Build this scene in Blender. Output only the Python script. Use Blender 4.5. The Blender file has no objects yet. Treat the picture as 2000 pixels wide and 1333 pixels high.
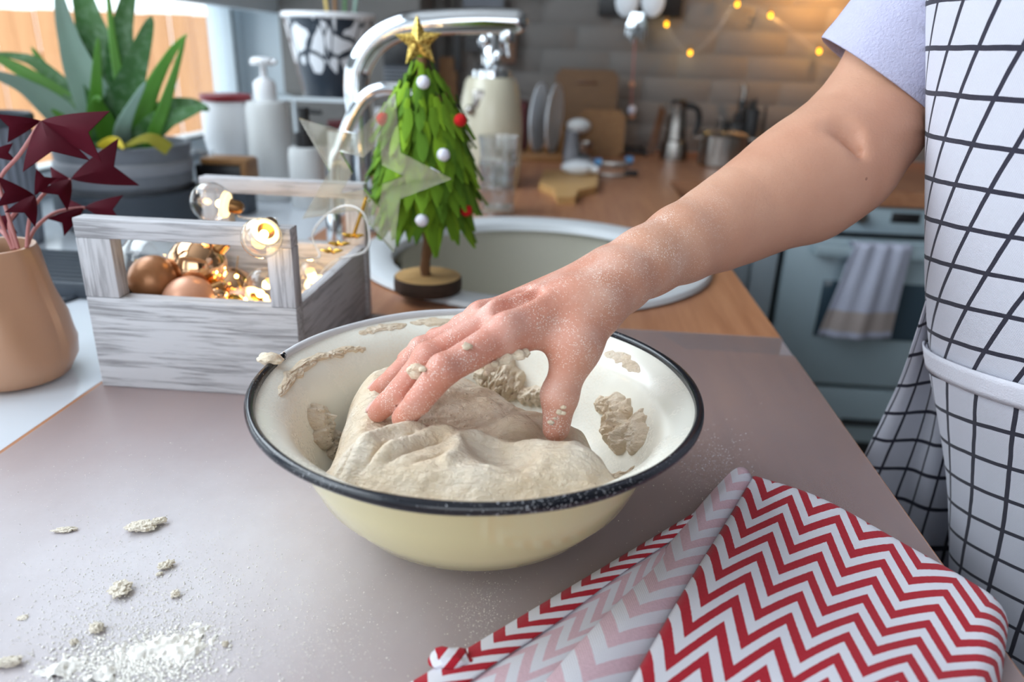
import bpy, bmesh, math, random
import numpy as np
from mathutils import Vector, Matrix
random.seed(7); np.random.seed(7)
SC = bpy.context.scene
COL = SC.collection
PI = math.pi

# ------------------------------------------------------------------ camera
FPX = 1444.0
CAM = np.array([0.0, 0.0, 1.19])
def nv(v):
    v = np.array(v, float); return v / np.linalg.norm(v)
_y = nv((128, 561, -FPX)); _u = nv((127, 3683, FPX)); _u = nv(_u - _u.dot(_y) * _y); _x = np.cross(_y, _u)
ROT = np.array([_x, _y, _u])
def ray(px, py): return ROT @ nv((px - 1000, -(py - 666.5), -FPX))
def P(px, py, x=None, y=None, z=None):
    """where the line of sight through a photo pixel meets a plane of the room"""
    r = ray(px, py)
    t = (x - CAM[0]) / r[0] if x is not None else (y - CAM[1]) / r[1] if y is not None else (z - CAM[2]) / r[2]
    return CAM + t * r
def proj(p):
    c = (np.asarray(p, float) - CAM) @ ROT
    return np.stack([1000 + FPX * c[..., 0] / -c[..., 2], 666.5 - FPX * c[..., 1] / -c[..., 2]], -1)

cd = bpy.data.cameras.new('camera'); cam = bpy.data.objects.new('camera', cd); COL.objects.link(cam)
cam.matrix_world = Matrix([list(ROT[i]) + [CAM[i]] for i in range(3)] + [[0, 0, 0, 1]])
cd.sensor_width = 36.0; cd.lens = 36.0 * FPX / 2000; cd.clip_start = 0.02; cd.clip_end = 200
cd.dof.use_dof = True; cd.dof.focus_distance = 0.475; cd.dof.aperture_fstop = 4.8
SC.camera = cam

# ------------------------------------------------------------------ world, daylight, exposure
wd = bpy.data.worlds.new('overcast'); SC.world = wd; wd.use_nodes = True
bg = wd.node_tree.nodes['Background']; bg.inputs[0].default_value = (0.86, 0.93, 1.0, 1); bg.inputs[1].default_value = 3.2
vs = SC.view_settings
vs.view_transform = 'Standard'; vs.look = 'None'; vs.exposure = 0.0; vs.gamma = 1.0; vs.use_curve_mapping = False
SC.cycles.use_denoising = True
SC.cycles.max_bounces = 10; SC.cycles.transparent_max_bounces = 16; SC.cycles.transmission_bounces = 10
SC.cycles.sample_clamp_indirect = 6.0; SC.cycles.caustics_reflective = False; SC.cycles.caustics_refractive = False
def area(name, loc, target, sx, sy, power, color):
    l = bpy.data.lights.new(name, 'AREA'); l.shape = 'RECTANGLE'; l.size = sx; l.size_y = sy; l.energy = power; l.color = color
    o = bpy.data.objects.new(name, l); COL.objects.link(o); o.location = loc
    o.rotation_euler = (Vector(target) - Vector(loc)).to_track_quat('-Z', 'Y').to_euler(); return o
def point(name, loc, power, color, r=0.01):
    l = bpy.data.lights.new(name, 'POINT'); l.energy = power; l.color = color; l.shadow_soft_size = r
    o = bpy.data.objects.new(name, l); COL.objects.link(o); o.location = loc; return o
# daylight entering through the unseen tall window on the window side of the room (just behind the viewer), and an added fill lamp behind
area('daylight_tall_window', (-0.97, 0.62, 1.88), (0.9, 0.55, 1.35), 1.75, .95, 27, (0.82, 0.91, 1.0))
area('rear_fill', (0.2, -2.35, 1.7), (0.1, 0.8, 1.0), 2.2, 1.5, 2.2, (0.90, 0.95, 1.0))

# ------------------------------------------------------------------ materials
def lin(c):
    return tuple((v / 255 / 12.92 if v / 255 <= 0.04045 else ((v / 255 + 0.055) / 1.055) ** 2.4) for v in c[:3])
class NT:
    def __init__(s, name):
        s.m = bpy.data.materials.new(name); s.m.use_nodes = True; s.t = s.m.node_tree; s.n = s.t.nodes
        s.b = s.n['Principled BSDF']; s.out = s.n['Material Output']
    def add(s, kind, **k):
        nd = s.n.new(kind)
        for a, v in k.items(): setattr(nd, a, v)
        return nd
    def put(s, sock, v):
        if isinstance(v, bpy.types.NodeSocket): s.t.links.new(v, sock)
        elif isinstance(v, (tuple, list)) and len(v) == 3 and sock.type == 'RGBA': sock.default_value = (*v, 1)
        else: sock.default_value = v
    def math(s, op, a, b=0.0, c=0.0):
        nd = s.add('ShaderNodeMath', operation=op); s.put(nd.inputs[0], a); s.put(nd.inputs[1], b); s.put(nd.inputs[2], c); return nd.outputs[0]
    def mix(s, f, a, b):
        nd = s.add('ShaderNodeMix', data_type='RGBA'); s.put(nd.inputs[0], f); s.put(nd.inputs[6], a); s.put(nd.inputs[7], b); return nd.outputs[2]
    def ramp(s, v, lo, hi):
        nd = s.add('ShaderNodeMapRange'); s.put(nd.inputs[0], v); nd.inputs[1].default_value = lo; nd.inputs[2].default_value = hi; return nd.outputs[0]
    def coord(s, which='Object', scale=(1, 1, 1), rot=(0, 0, 0)):
        tc = s.add('ShaderNodeTexCoord'); mp = s.add('ShaderNodeMapping'); s.t.links.new(tc.outputs[which], mp.inputs[0])
        mp.inputs['Scale'].default_value = scale; mp.inputs['Rotation'].default_value = rot; return mp.outputs[0]
    def noise(s, vec, scale=5, detail=4, rough=0.5, dist=0.0):
        nd = s.add('ShaderNodeTexNoise'); s.t.links.new(vec, nd.inputs['Vector'])
        nd.inputs['Scale'].default_value = scale; nd.inputs['Detail'].default_value = detail; nd.inputs['Roughness'].default_value = rough; nd.inputs['Distortion'].default_value = dist
        return nd.outputs[0]
    def voronoi(s, vec, scale, feature='F1'):
        nd = s.add('ShaderNodeTexVoronoi', feature=feature); s.t.links.new(vec, nd.inputs['Vector']); nd.inputs['Scale'].default_value = scale; return nd.outputs['Distance']
    def sep(s, vec):
        nd = s.add('ShaderNodeSeparateXYZ'); s.t.links.new(vec, nd.inputs[0]); return nd.outputs
    def bump(s, h, strength=0.3, dist=0.002):
        nd = s.add('ShaderNodeBump'); s.put(nd.inputs['Height'], h); nd.inputs['Strength'].default_value = strength; nd.inputs['Distance'].default_value = dist
        s.t.links.new(nd.outputs[0], s.b.inputs['Normal'])
    def pr(s, **k):
        names = dict(color='Base Color', rough='Roughness', metal='Metallic', spec='Specular IOR Level', trans='Transmission Weight', ior='IOR', sheen='Sheen Weight', coat='Coat Weight', sss='Subsurface Weight', emit='Emission Color', es='Emission Strength', alpha='Alpha')
        for a, v in k.items(): s.put(s.b.inputs[names[a]], v)
        return s
def plain(name, rgb, rough=0.5, metal=0.0, var=0.08, vscale=30, bump=0.0, bscale=200, coat=0.0):
    n = NT(name); c = lin(rgb); vec = n.coord()
    nz = n.noise(vec, vscale, 3)
    n.pr(color=n.mix(nz, tuple(v * (1 - var) for v in c), tuple(min(1, v * (1 + var)) for v in c)), rough=rough, metal=metal, coat=coat)
    if bump: n.bump(n.noise(vec, bscale, 4), bump, 0.002)
    return n.m
def glow(name, rgb, strength):
    n = NT(name); n.pr(color=lin(rgb), emit=lin(rgb), es=strength); return n.m
def clear(name, tint=(1, 1, 1), rough=0.02, refl=1.0, body=0.0, bodycol=(255, 255, 255)):
    """thin clear plastic or glass: see-through with Fresnel reflection and a trace of milky body"""
    n = NT(name); tr = n.add('ShaderNodeBsdfTransparent'); n.put(tr.inputs[0], tint)
    gl = n.add('ShaderNodeBsdfGlossy'); gl.inputs['Roughness'].default_value = rough
    fr = n.add('ShaderNodeLayerWeight'); fr.inputs[0].default_value = 0.5
    mx = n.add('ShaderNodeMixShader'); n.put(mx.inputs[0], n.math('MINIMUM', n.math('MULTIPLY', n.math('ADD', 0.04, n.math('MULTIPLY', n.math('POWER', fr.outputs['Facing'], 4.0), 0.9)), refl), 1.0))
    df = n.add('ShaderNodeBsdfDiffuse'); n.put(df.inputs[0], lin(bodycol))
    m2 = n.add('ShaderNodeMixShader'); m2.inputs[0].default_value = body
    n.t.links.new(tr.outputs[0], m2.inputs[1]); n.t.links.new(df.outputs[0], m2.inputs[2])
    n.t.links.new(m2.outputs[0], mx.inputs[1]); n.t.links.new(gl.outputs[0], mx.inputs[2])
    n.t.links.new(mx.outputs[0], n.out.inputs[0]); return n.m
def wood(name, c1, c2, axis=(1, 12, 12), scale=6, rough=0.45, bump=0.1):
    n = NT(name); vec = n.coord('Object', axis)
    a = n.noise(vec, scale, 6, 0.6, 0.6); b = n.noise(vec, scale * 6, 3)
    f = n.math('ADD', n.math('MULTIPLY', n.ramp(a, 0.3, 0.7), 0.75), n.math('MULTIPLY', b, 0.25))
    n.pr(color=n.mix(f, lin(c1), lin(c2)), rough=rough); n.bump(b, bump, 0.001); return n.m
M = {}
M['worktop'] = wood('oiled_oak', (150, 96, 66), (186, 133, 98), (14, 1.2, 14), 4, 0.38)
M['oak'] = wood('oak', (124, 84, 44), (156, 112, 66), (12, 2, 12), 6, 0.5)
M['board'] = wood('bamboo', (92, 62, 32), (118, 82, 44), (3, 3, 20), 6, 0.5)
M['board2'] = wood('light_board', (188, 144, 88), (214, 174, 118), (4, 14, 4), 6, 0.5)
M['darkwood'] = wood('walnut', (74, 46, 26), (110, 70, 40), (10, 10, 2), 6, 0.5)
M['wall'] = plain('wall_paint', (120, 117, 114), 0.7, bump=0.05)
M['brick'] = plain('painted_brick', (114, 109, 105), 0.6, var=0.06, bump=0.2, bscale=60)
M['mortar'] = plain('mortar', (113, 108, 104), 0.7)
M['floor'] = wood('laminate', (88, 74, 64), (120, 104, 90), (1, 10, 1), 3, 0.5)
M['sill'] = plain('white_laminate', (222, 228, 236), 0.16, var=0.02)
M['frame'] = plain('window_plastic', (214, 224, 230), 0.35, var=0.02)
M['seal'] = plain('rubber_seal', (52, 60, 66), 0.5)
M['glass'] = clear('window_glass', (0.97, 0.99, 0.99))
M['snow'] = plain('snow', (240, 244, 250), 0.9, bump=0.3, bscale=3)
M['fence'] = wood('fence_wood', (176, 122, 78), (200, 148, 102), (14, 14, 1), 3, 0.7)
M['siphon'] = plain('siphon_cream', (206, 200, 178), 0.2, var=0.02)
M['enamel_cream'] = plain('cream_enamel', (220, 209, 162), 0.14, var=0.02, coat=0.3)
M['chrome'] = plain('chrome', (222, 226, 230), 0.08, 1.0, var=0.02)
M['steel'] = plain('steel', (170, 165, 160), 0.25, 1.0, var=0.05)
M['black'] = plain('black_plastic', (26, 25, 27), 0.4)
M['darkgrey'] = plain('dark_stoneware', (58, 66, 76), 0.5, var=0.15, bump=0.2)
M['concrete'] = plain('grey_concrete', (112, 116, 124), 0.75, var=0.15, vscale=60, bump=0.3)
M['concrete2'] = plain('grey_concrete_band', (140, 142, 148), 0.75, var=0.1, vscale=60, bump=0.3)
M['ribgrey'] = plain('ribbed_grey', (120, 126, 138), 0.5)
M['white'] = plain('white_plastic', (232, 234, 238), 0.35, var=0.02)
M['offwhite'] = plain('milky_plastic', (206, 208, 208), 0.4, var=0.03)
M['redlid'] = plain('red_lid', (128, 22, 34), 0.4)
M['maroon'] = plain('maroon', (78, 18, 24), 0.6)
M['clay'] = plain('peach_clay', (190, 146, 116), 0.32, var=0.05, vscale=12)
M['soil'] = plain('soil', (44, 32, 26), 0.95, bump=0.8, bscale=60)
M['oxalis'] = plain('purple_leaf', (70, 5, 22), 0.75, var=0.35, vscale=25)
M['oxalis'].node_tree.nodes['Principled BSDF'].inputs['Specular IOR Level'].default_value = 0.12
M['oxstem'] = plain('pink_stem', (176, 112, 108), 0.5)
M['bark'] = plain('bark', (62, 46, 36), 0.9, var=0.35, vscale=60, bump=0.9, bscale=90)
M['twig'] = plain('twig_bark', (118, 84, 56), 0.85, var=0.3, vscale=60, bump=0.8, bscale=90)
M['felt'] = plain('green_felt', (92, 130, 16), 0.95, var=0.2, vscale=18, bump=0.2, bscale=400)
M['felt2'] = plain('dark_green_felt', (74, 112, 14), 0.95, var=0.2, vscale=18, bump=0.2, bscale=400)
M['felt3'] = plain('lime_felt', (112, 150, 22), 0.95, var=0.15, vscale=18, bump=0.2, bscale=400)
M['pomwhite'] = plain('white_pompom', (226, 226, 240), 0.95, bump=0.6, bscale=500)
M['pomred'] = plain('red_pompom', (196, 18, 22), 0.95, bump=0.6, bscale=500)
M['rosegold'] = plain('rose_gold', (236, 184, 140), 0.06, 1.0, var=0.02)
M['copper'] = plain('brown_bauble', (170, 116, 76), 0.34, 0.35, var=0.1)
M['rosematte'] = plain('rose_bauble', (214, 158, 128), 0.4, 0.3, var=0.05)
M['gold'] = plain('gold', (224, 178, 84), 0.22, 1.0)
M['bronze'] = plain('bronze_cap', (150, 110, 70), 0.35, 1.0)
M['wire'] = clear('clear_cord', (0.93, 0.93, 0.92), 0.2, 1.5, 0.35, (235, 235, 235))
M['globe'] = clear('bulb_glass', (0.985, 0.98, 0.97), 0.01, 1.6)
M['acrylic'] = clear('acrylic', (0.965, 0.965, 0.93), 0.03, 1.6, 0.13, (235, 230, 205))
M['acrylic_edge'] = clear('acrylic_edge', (0.95, 0.95, 0.9), 0.1, 3.0, 0.75, (250, 248, 236))
M['tumbler'] = clear('tumbler_glass', (0.93, 0.94, 0.95), 0.02, 2.6, 0.015)
M['led'] = glow('warm_led', (255, 196, 92), 40)
M['cup'] = glow('bulb_glow_ring', (255, 226, 170), 1.6)
M['fairy'] = glow('fairy_led', (255, 178, 18), 4)
M['fairy2'] = glow('fairy_led_dim', (255, 170, 80), 4)
M['oven'] = plain('grey_enamel', (164, 182, 190), 0.35, var=0.03)
M['cab'] = plain('cabinet_grey', (158, 170, 178), 0.45, var=0.03)
M['ovenglass'] = plain('oven_glass', (62, 80, 92), 0.12, var=0.03)
M['shadowgap'] = plain('dark_gap', (30, 34, 38), 0.6)
M['porcelain'] = plain('porcelain', (232, 238, 244), 0.2, var=0.02)
M['blue'] = plain('blue_plastic', (92, 150, 200), 0.4)
M['tshirt'] = plain('lavender_jersey', (176, 175, 198), 0.95, var=0.05, vscale=120, bump=0.5, bscale=500)
M['trousers'] = plain('dark_trousers', (52, 58, 76), 0.9, bump=0.3, bscale=300)
M['yellow'] = plain('pale_yellow_paint', (228, 200, 120), 0.6)
M['ceil'] = plain('ceiling_paint', (190, 188, 186), 0.8)
M['basin'] = plain('granite_basin', (178, 174, 160), 0.35, var=0.06, vscale=400)
M['sinkrim'] = plain('granite_rim', (210, 214, 218), 0.3, var=0.04, vscale=400)

def m_skin():
    n = NT('skin'); vec = n.coord()
    base = n.mix(n.ramp(n.noise(vec, 22, 3), 0.3, 0.7), lin((190, 138, 112)), lin((200, 152, 126)))
    # hands are redder than the arm: a rise in redness towards the fingers (the object's own x axis runs down the arm)
    xs = n.math("ADD", n.sep(vec)[0], 0.30)
    red = n.ramp(n.math('SUBTRACT', n.math('MULTIPLY', xs, -1), n.math('MULTIPLY', n.noise(vec, 40, 2), 0.03)), -0.02, 0.08)
    col = n.mix(red, base, lin((198, 130, 110)))
    mole = n.math('LESS_THAN', n.voronoi(vec, 19), 0.035)
    col = n.mix(n.math('MULTIPLY', mole, 0.55), col, lin((110, 66, 50)))
    dens = n.math('ADD', n.math('MULTIPLY', n.ramp(n.noise(vec, 50, 2), 0.42, 0.72), 0.20), 0.13)
    wn = n.add('ShaderNodeTexVoronoi'); n.t.links.new(vec, wn.inputs['Vector']); wn.inputs['Scale'].default_value = 1150
    fl = n.math('LESS_THAN', n.math('ADD', wn.outputs['Distance'], n.math('MULTIPLY', n.sep(wn.outputs['Color'])[0], 0.35)), n.math('ADD', dens, 0.17))
    near = n.ramp(n.math('ADD', n.math('MULTIPLY', xs, -1), n.math('MULTIPLY', n.noise(vec, 30, 2), 0.03)), -0.035, 0.015)
    fl = n.math('MULTIPLY', n.math('MULTIPLY', fl, near), 0.8)
    film = n.math('MULTIPLY', n.math('MULTIPLY', n.ramp(n.noise(vec, 60, 3), 0.42, 0.8), near), 0.22)
    col = n.mix(n.math('MAXIMUM', fl, film), col, lin((238, 224, 214)))
    n.pr(color=col, rough=0.5, sss=0.07); n.b.inputs['Subsurface Radius'].default_value = (0.01, 0.004, 0.002); n.b.inputs['Subsurface Scale'].default_value = 0.3
    wr = n.noise(n.coord('Object', (40, 120, 120)), 6, 3)
    n.bump(n.math('ADD', n.math('MULTIPLY', fl, 0.6), n.math('ADD', n.noise(vec, 500, 3), n.math('MULTIPLY', wr, 0.6))), 0.25, 0.0012); return n.m
M['skin'] = m_skin()
M['nail'] = plain('nail', (226, 178, 168), 0.3)
def m_dough():
    n = NT('dough'); vec = n.coord()
    a = n.ramp(n.noise(vec, 38, 5, 0.6, 0.4), 0.3, 0.72)
    col = n.mix(a, lin((218, 194, 163)), lin((239, 224, 202)))
    fl = n.ramp(n.noise(vec, 26, 4), 0.5, 0.68)
    col = n.mix(n.math('MULTIPLY', fl, 0.45), col, lin((232, 224, 212)))
    spk = n.math('GREATER_THAN', n.noise(vec, 420, 1), 0.76)
    col = n.mix(n.math('MULTIPLY', spk, 0.5), col, lin((168, 128, 92)))
    n.pr(color=col, rough=0.75, sss=0.08); n.b.inputs['Subsurface Radius'].default_value = (0.008, 0.005, 0.003); n.b.inputs['Subsurface Scale'].default_value = 0.3
    st = n.noise(n.coord('Object', (1, 3.2, 3)), 60, 6, 0.6, 1.2)
    cr_ = n.noise(n.coord('Object', (1.0, 2.6, 2.6), (0, 0, 0.5)), 110, 5, 0.65, 1.5)
    n.bump(n.math('ADD', n.math('ADD', st, n.math('MULTIPLY', cr_, 0.8)), n.math('MULTIPLY', n.noise(vec, 420, 4), 0.5)), 0.75, 0.0028); return n.m
M['dough'] = m_dough()
def m_enamel_in():
    n = NT('white_enamel_floured'); vec = n.coord()
    z = n.sep(vec)[2]
    film = n.ramp(n.noise(vec, 14, 6, 0.65), 0.46, 0.66)
    grain = n.noise(vec, 600, 2)
    f = n.math('MULTIPLY', film, n.ramp(grain, 0.3, 0.6))
    n.pr(color=n.mix(n.math('MULTIPLY', f, 0.5), lin((240, 238, 226)), lin((226, 212, 192))), rough=n.math('ADD', 0.2, n.math('MULTIPLY', f, 0.5)))
    n.bump(n.math('MULTIPLY', grain, film), 0.3, 0.001); return n.m
M['enamel_white'] = m_enamel_in()
def m_rim():
    n = NT('black_enamel_rim'); vec = n.coord()
    g = n.math('GREATER_THAN', n.math('ADD', n.noise(vec, 900, 3), n.math('MULTIPLY', n.ramp(n.noise(vec, 10, 2), 0.4, 0.75), 0.16)), 0.74)
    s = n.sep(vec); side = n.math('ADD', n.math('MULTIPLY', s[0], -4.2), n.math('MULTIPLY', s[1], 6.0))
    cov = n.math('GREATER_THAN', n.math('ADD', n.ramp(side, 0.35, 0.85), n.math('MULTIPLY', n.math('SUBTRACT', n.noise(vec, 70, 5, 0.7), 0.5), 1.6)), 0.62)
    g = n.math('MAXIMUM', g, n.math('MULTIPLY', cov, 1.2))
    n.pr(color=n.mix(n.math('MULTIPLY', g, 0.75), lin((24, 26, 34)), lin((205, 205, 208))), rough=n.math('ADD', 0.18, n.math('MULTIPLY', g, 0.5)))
    n.bump(n.noise(vec, 60, 3), 0.15, 0.002); return n.m
M['rim'] = m_rim()
def m_crate(name, ax):
    n = NT(name); vec = n.coord('Object', ax)
    a = n.noise(vec, 34, 6, 0.62, 0.5); b = n.noise(n.coord(), 14, 2)
    k = n.ramp(n.math('ADD', a, n.math('MULTIPLY', b, 0.26)), 0.60, 0.80)
    n.pr(color=n.mix(n.math('MULTIPLY', k, 0.62), lin((194, 192, 195)), lin((80, 76, 78))), rough=0.7)
    n.bump(n.math('SUBTRACT', a, k), 0.35, 0.001); return n.m
M['crate_x'] = m_crate('whitewash_along_x', (.45, 9, 9)); M['crate_y'] = m_crate('whitewash_along_y', (9, .45, 9)); M['crate_z'] = m_crate('whitewash_upright', (9, 9, .45))
def m_apron():
    n = NT('checked_linen'); uv = n.coord('UV'); s = n.sep(uv)
    wob = n.math('MULTIPLY', n.math('SUBTRACT', n.noise(uv, 40, 2), 0.5), 0.06)
    def line(c):
        d = n.math('ABSOLUTE', n.math('SUBTRACT', n.math('FRACT', n.math('ADD', n.math('DIVIDE', c, 0.0269), wob)), 0.5))
        return n.math('LESS_THAN', d, 0.058)
    L = n.math('MAXIMUM', line(s[0]), line(s[1]))
    wu = n.math('SINE', n.math('MULTIPLY', s[0], 2 * PI / 0.00105)); wv = n.math('SINE', n.math('MULTIPLY', s[1], 2 * PI / 0.00105))
    w = n.math('MULTIPLY', wu, wv); th = n.ramp(n.noise(n.coord('UV', (1, 30, 1)), 60, 3), 0.3, 0.7)
    cl = n.mix(n.math('MULTIPLY', n.ramp(w, -1, 0.2), 1.0), lin((150, 152, 168)), lin((214, 214, 224)))
    cl = n.mix(n.math('MULTIPLY', th, 0.2), cl, lin((196, 196, 208)))
    dk = n.mix(n.ramp(w, -1, 0.6), lin((14, 14, 24)), lin((44, 42, 62)))
    n.pr(color=n.mix(L, cl, dk), rough=0.95, sheen=0.1); n.bump(w, 0.35, 0.0006); return n.m
M['apron'] = m_apron()
def m_chev(name, red, white, thr=0.5):
    n = NT(name); uv = n.coord('UV'); s = n.sep(uv)
    tri = n.math('ABSOLUTE', n.math('SUBTRACT', n.math('FRACT', s[0]), 0.5))          # 0..0.5
    v = n.math('FRACT', n.math('ADD', s[1], n.math('MULTIPLY', tri, 2.0 * 1.25)))
    v = n.math('FRACT', n.math('ADD', v, n.math('MULTIPLY', n.math('SUBTRACT', n.noise(uv, 9, 2), 0.5), 0.05)))
    k = n.math('LESS_THAN', v, thr)
    g = n.coord('UV', (1, 1, 1)); wu = n.math('SINE', n.math('MULTIPLY', s[0], 2 * PI * 34)); wv = n.math('SINE', n.math('MULTIPLY', s[1], 2 * PI * 14))
    w = n.math('MULTIPLY', wu, wv); nz = n.noise(uv, 20, 3)
    rc = n.mix(n.ramp(nz, 0.3, 0.7), lin(red), lin(tuple(min(255, c + 14) for c in red)))
    wc = n.mix(n.ramp(w, -1, 1), lin(tuple(c - 14 for c in white)), lin(white))
    n.pr(color=n.mix(k, wc, rc), rough=0.95, sheen=0.1); n.bump(w, 0.3, 0.0006); return n.m
M['chevron'] = m_chev('red_chevron_cotton', (164, 4, 28), (226, 224, 232))
M['chevron_back'] = m_chev('chevron_reverse', (206, 172, 182), (226, 224, 232))
def m_film():
    n = NT('frosted_film'); vec = n.coord()
    tr = n.add('ShaderNodeBsdfTransparent'); n.put(tr.inputs[0], (0.97, 0.97, 0.98))
    mx = n.add('ShaderNodeMixShader')
    # a bluish-white veil, thickest round the heap (object origin lies beyond the bowl)
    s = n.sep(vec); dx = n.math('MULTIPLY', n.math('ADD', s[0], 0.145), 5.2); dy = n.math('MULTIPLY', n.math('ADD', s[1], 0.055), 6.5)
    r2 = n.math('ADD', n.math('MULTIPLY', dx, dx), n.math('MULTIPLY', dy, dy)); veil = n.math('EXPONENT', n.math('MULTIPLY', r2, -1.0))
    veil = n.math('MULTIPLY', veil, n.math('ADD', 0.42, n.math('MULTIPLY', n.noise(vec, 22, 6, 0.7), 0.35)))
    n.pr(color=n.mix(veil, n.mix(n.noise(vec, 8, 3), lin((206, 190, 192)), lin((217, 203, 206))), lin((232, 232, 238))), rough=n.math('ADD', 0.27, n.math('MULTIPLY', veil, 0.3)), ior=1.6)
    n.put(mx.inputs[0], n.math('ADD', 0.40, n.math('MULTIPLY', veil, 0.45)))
    n.t.links.new(tr.outputs[0], mx.inputs[1]); n.t.links.new(n.b.outputs[0], mx.inputs[2]); n.t.links.new(mx.outputs[0], n.out.inputs[0])
    return n.m
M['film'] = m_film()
M['crumb'] = plain('floury_crumb', (232, 222, 206), 0.9, var=0.06, vscale=300, bump=0.9, bscale=700)
M['flour'] = plain('flour', (240, 236, 230), 0.95, bump=0.6, bscale=300)
def m_leafpot():
    n = NT('leaf_print_pot'); uv = n.coord('UV', (1, 1, 1)); s = n.sep(uv)
    cv = n.add('ShaderNodeCombineXYZ'); n.put(cv.inputs[0], n.math('ADD', n.math('MULTIPLY', s[0], 21), n.math('MULTIPLY', n.math('SINE', n.math('MULTIPLY', s[0], 40)), n.math('MULTIPLY', s[1], 0.6)))); n.put(cv.inputs[1], n.math('MULTIPLY', s[1], 3.6))
    d = n.voronoi(cv.outputs[0], 1.0, 'DISTANCE_TO_EDGE')
    k = n.math('GREATER_THAN', d, n.math('ADD', 0.085, n.math('MULTIPLY', n.ramp(n.math('SUBTRACT', 1.0, s[1]), 0.55, 1.0), 0.6)))
    n.pr(color=n.mix(k, lin((40, 50, 62)), lin((226, 230, 236))), rough=0.35); return n.m
M['leafpot'] = m_leafpot()
def m_glitter():
    n = NT('gold_glitter'); vec = n.coord(); v = n.add('ShaderNodeTexVoronoi'); n.t.links.new(vec, v.inputs['Vector']); v.inputs['Scale'].default_value = 480
    n.pr(color=n.mix(n.sep(v.outputs['Color'])[0], lin((255, 222, 120)), lin((120, 78, 8))), metal=0.75, rough=0.3)
    nm = n.add('ShaderNodeBump'); nm.inputs['Strength'].default_value = 1.0; nm.inputs['Distance'].default_value = 0.003
    n.t.links.new(v.outputs['Color'], nm.inputs['Height']); n.t.links.new(nm.outputs[0], n.b.inputs['Normal']); return n.m
M['glitter'] = m_glitter()
def m_aloe():
    n = NT('aloe'); vec = n.coord(); f = n.ramp(n.noise(vec, 90, 3), 0.45, 0.75)
    b = n.mix(n.ramp(n.noise(vec, 6, 2), 0.3, 0.7), lin((40, 92, 36)), lin((84, 128, 72)))
    n.pr(color=n.mix(n.math('MULTIPLY', f, 0.35), b, lin((160, 192, 164))), rough=0.4); return n.m
M['aloe'] = m_aloe()
M['aloe2'] = plain('aloe_bright', (84, 140, 46), 0.4, var=0.3, vscale=8)
M['aloe3'] = plain('aloe_grey', (136, 164, 150), 0.45, var=0.2, vscale=20)
def m_waffle():
    n = NT('waffle_cotton'); s = n.sep(n.coord('UV'))
    w = n.math('MULTIPLY', n.math('SINE', n.math('MULTIPLY', s[0], 2 * PI * 16)), n.math('SINE', n.math('MULTIPLY', s[1], 2 * PI * 28)))
    band = n.math('MULTIPLY', n.math('GREATER_THAN', s[1], 0.08), n.math('LESS_THAN', s[1], 0.30))
    c = n.mix(n.ramp(w, -1, 1), lin((176, 182, 208)), lin((222, 224, 238)))
    c = n.mix(n.math('MULTIPLY', band, 0.8), c, lin((182, 164, 150)))
    n.pr(color=c, rough=0.95); n.bump(w, 0.6, 0.002); return n.m
M['waffle'] = m_waffle()

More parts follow.
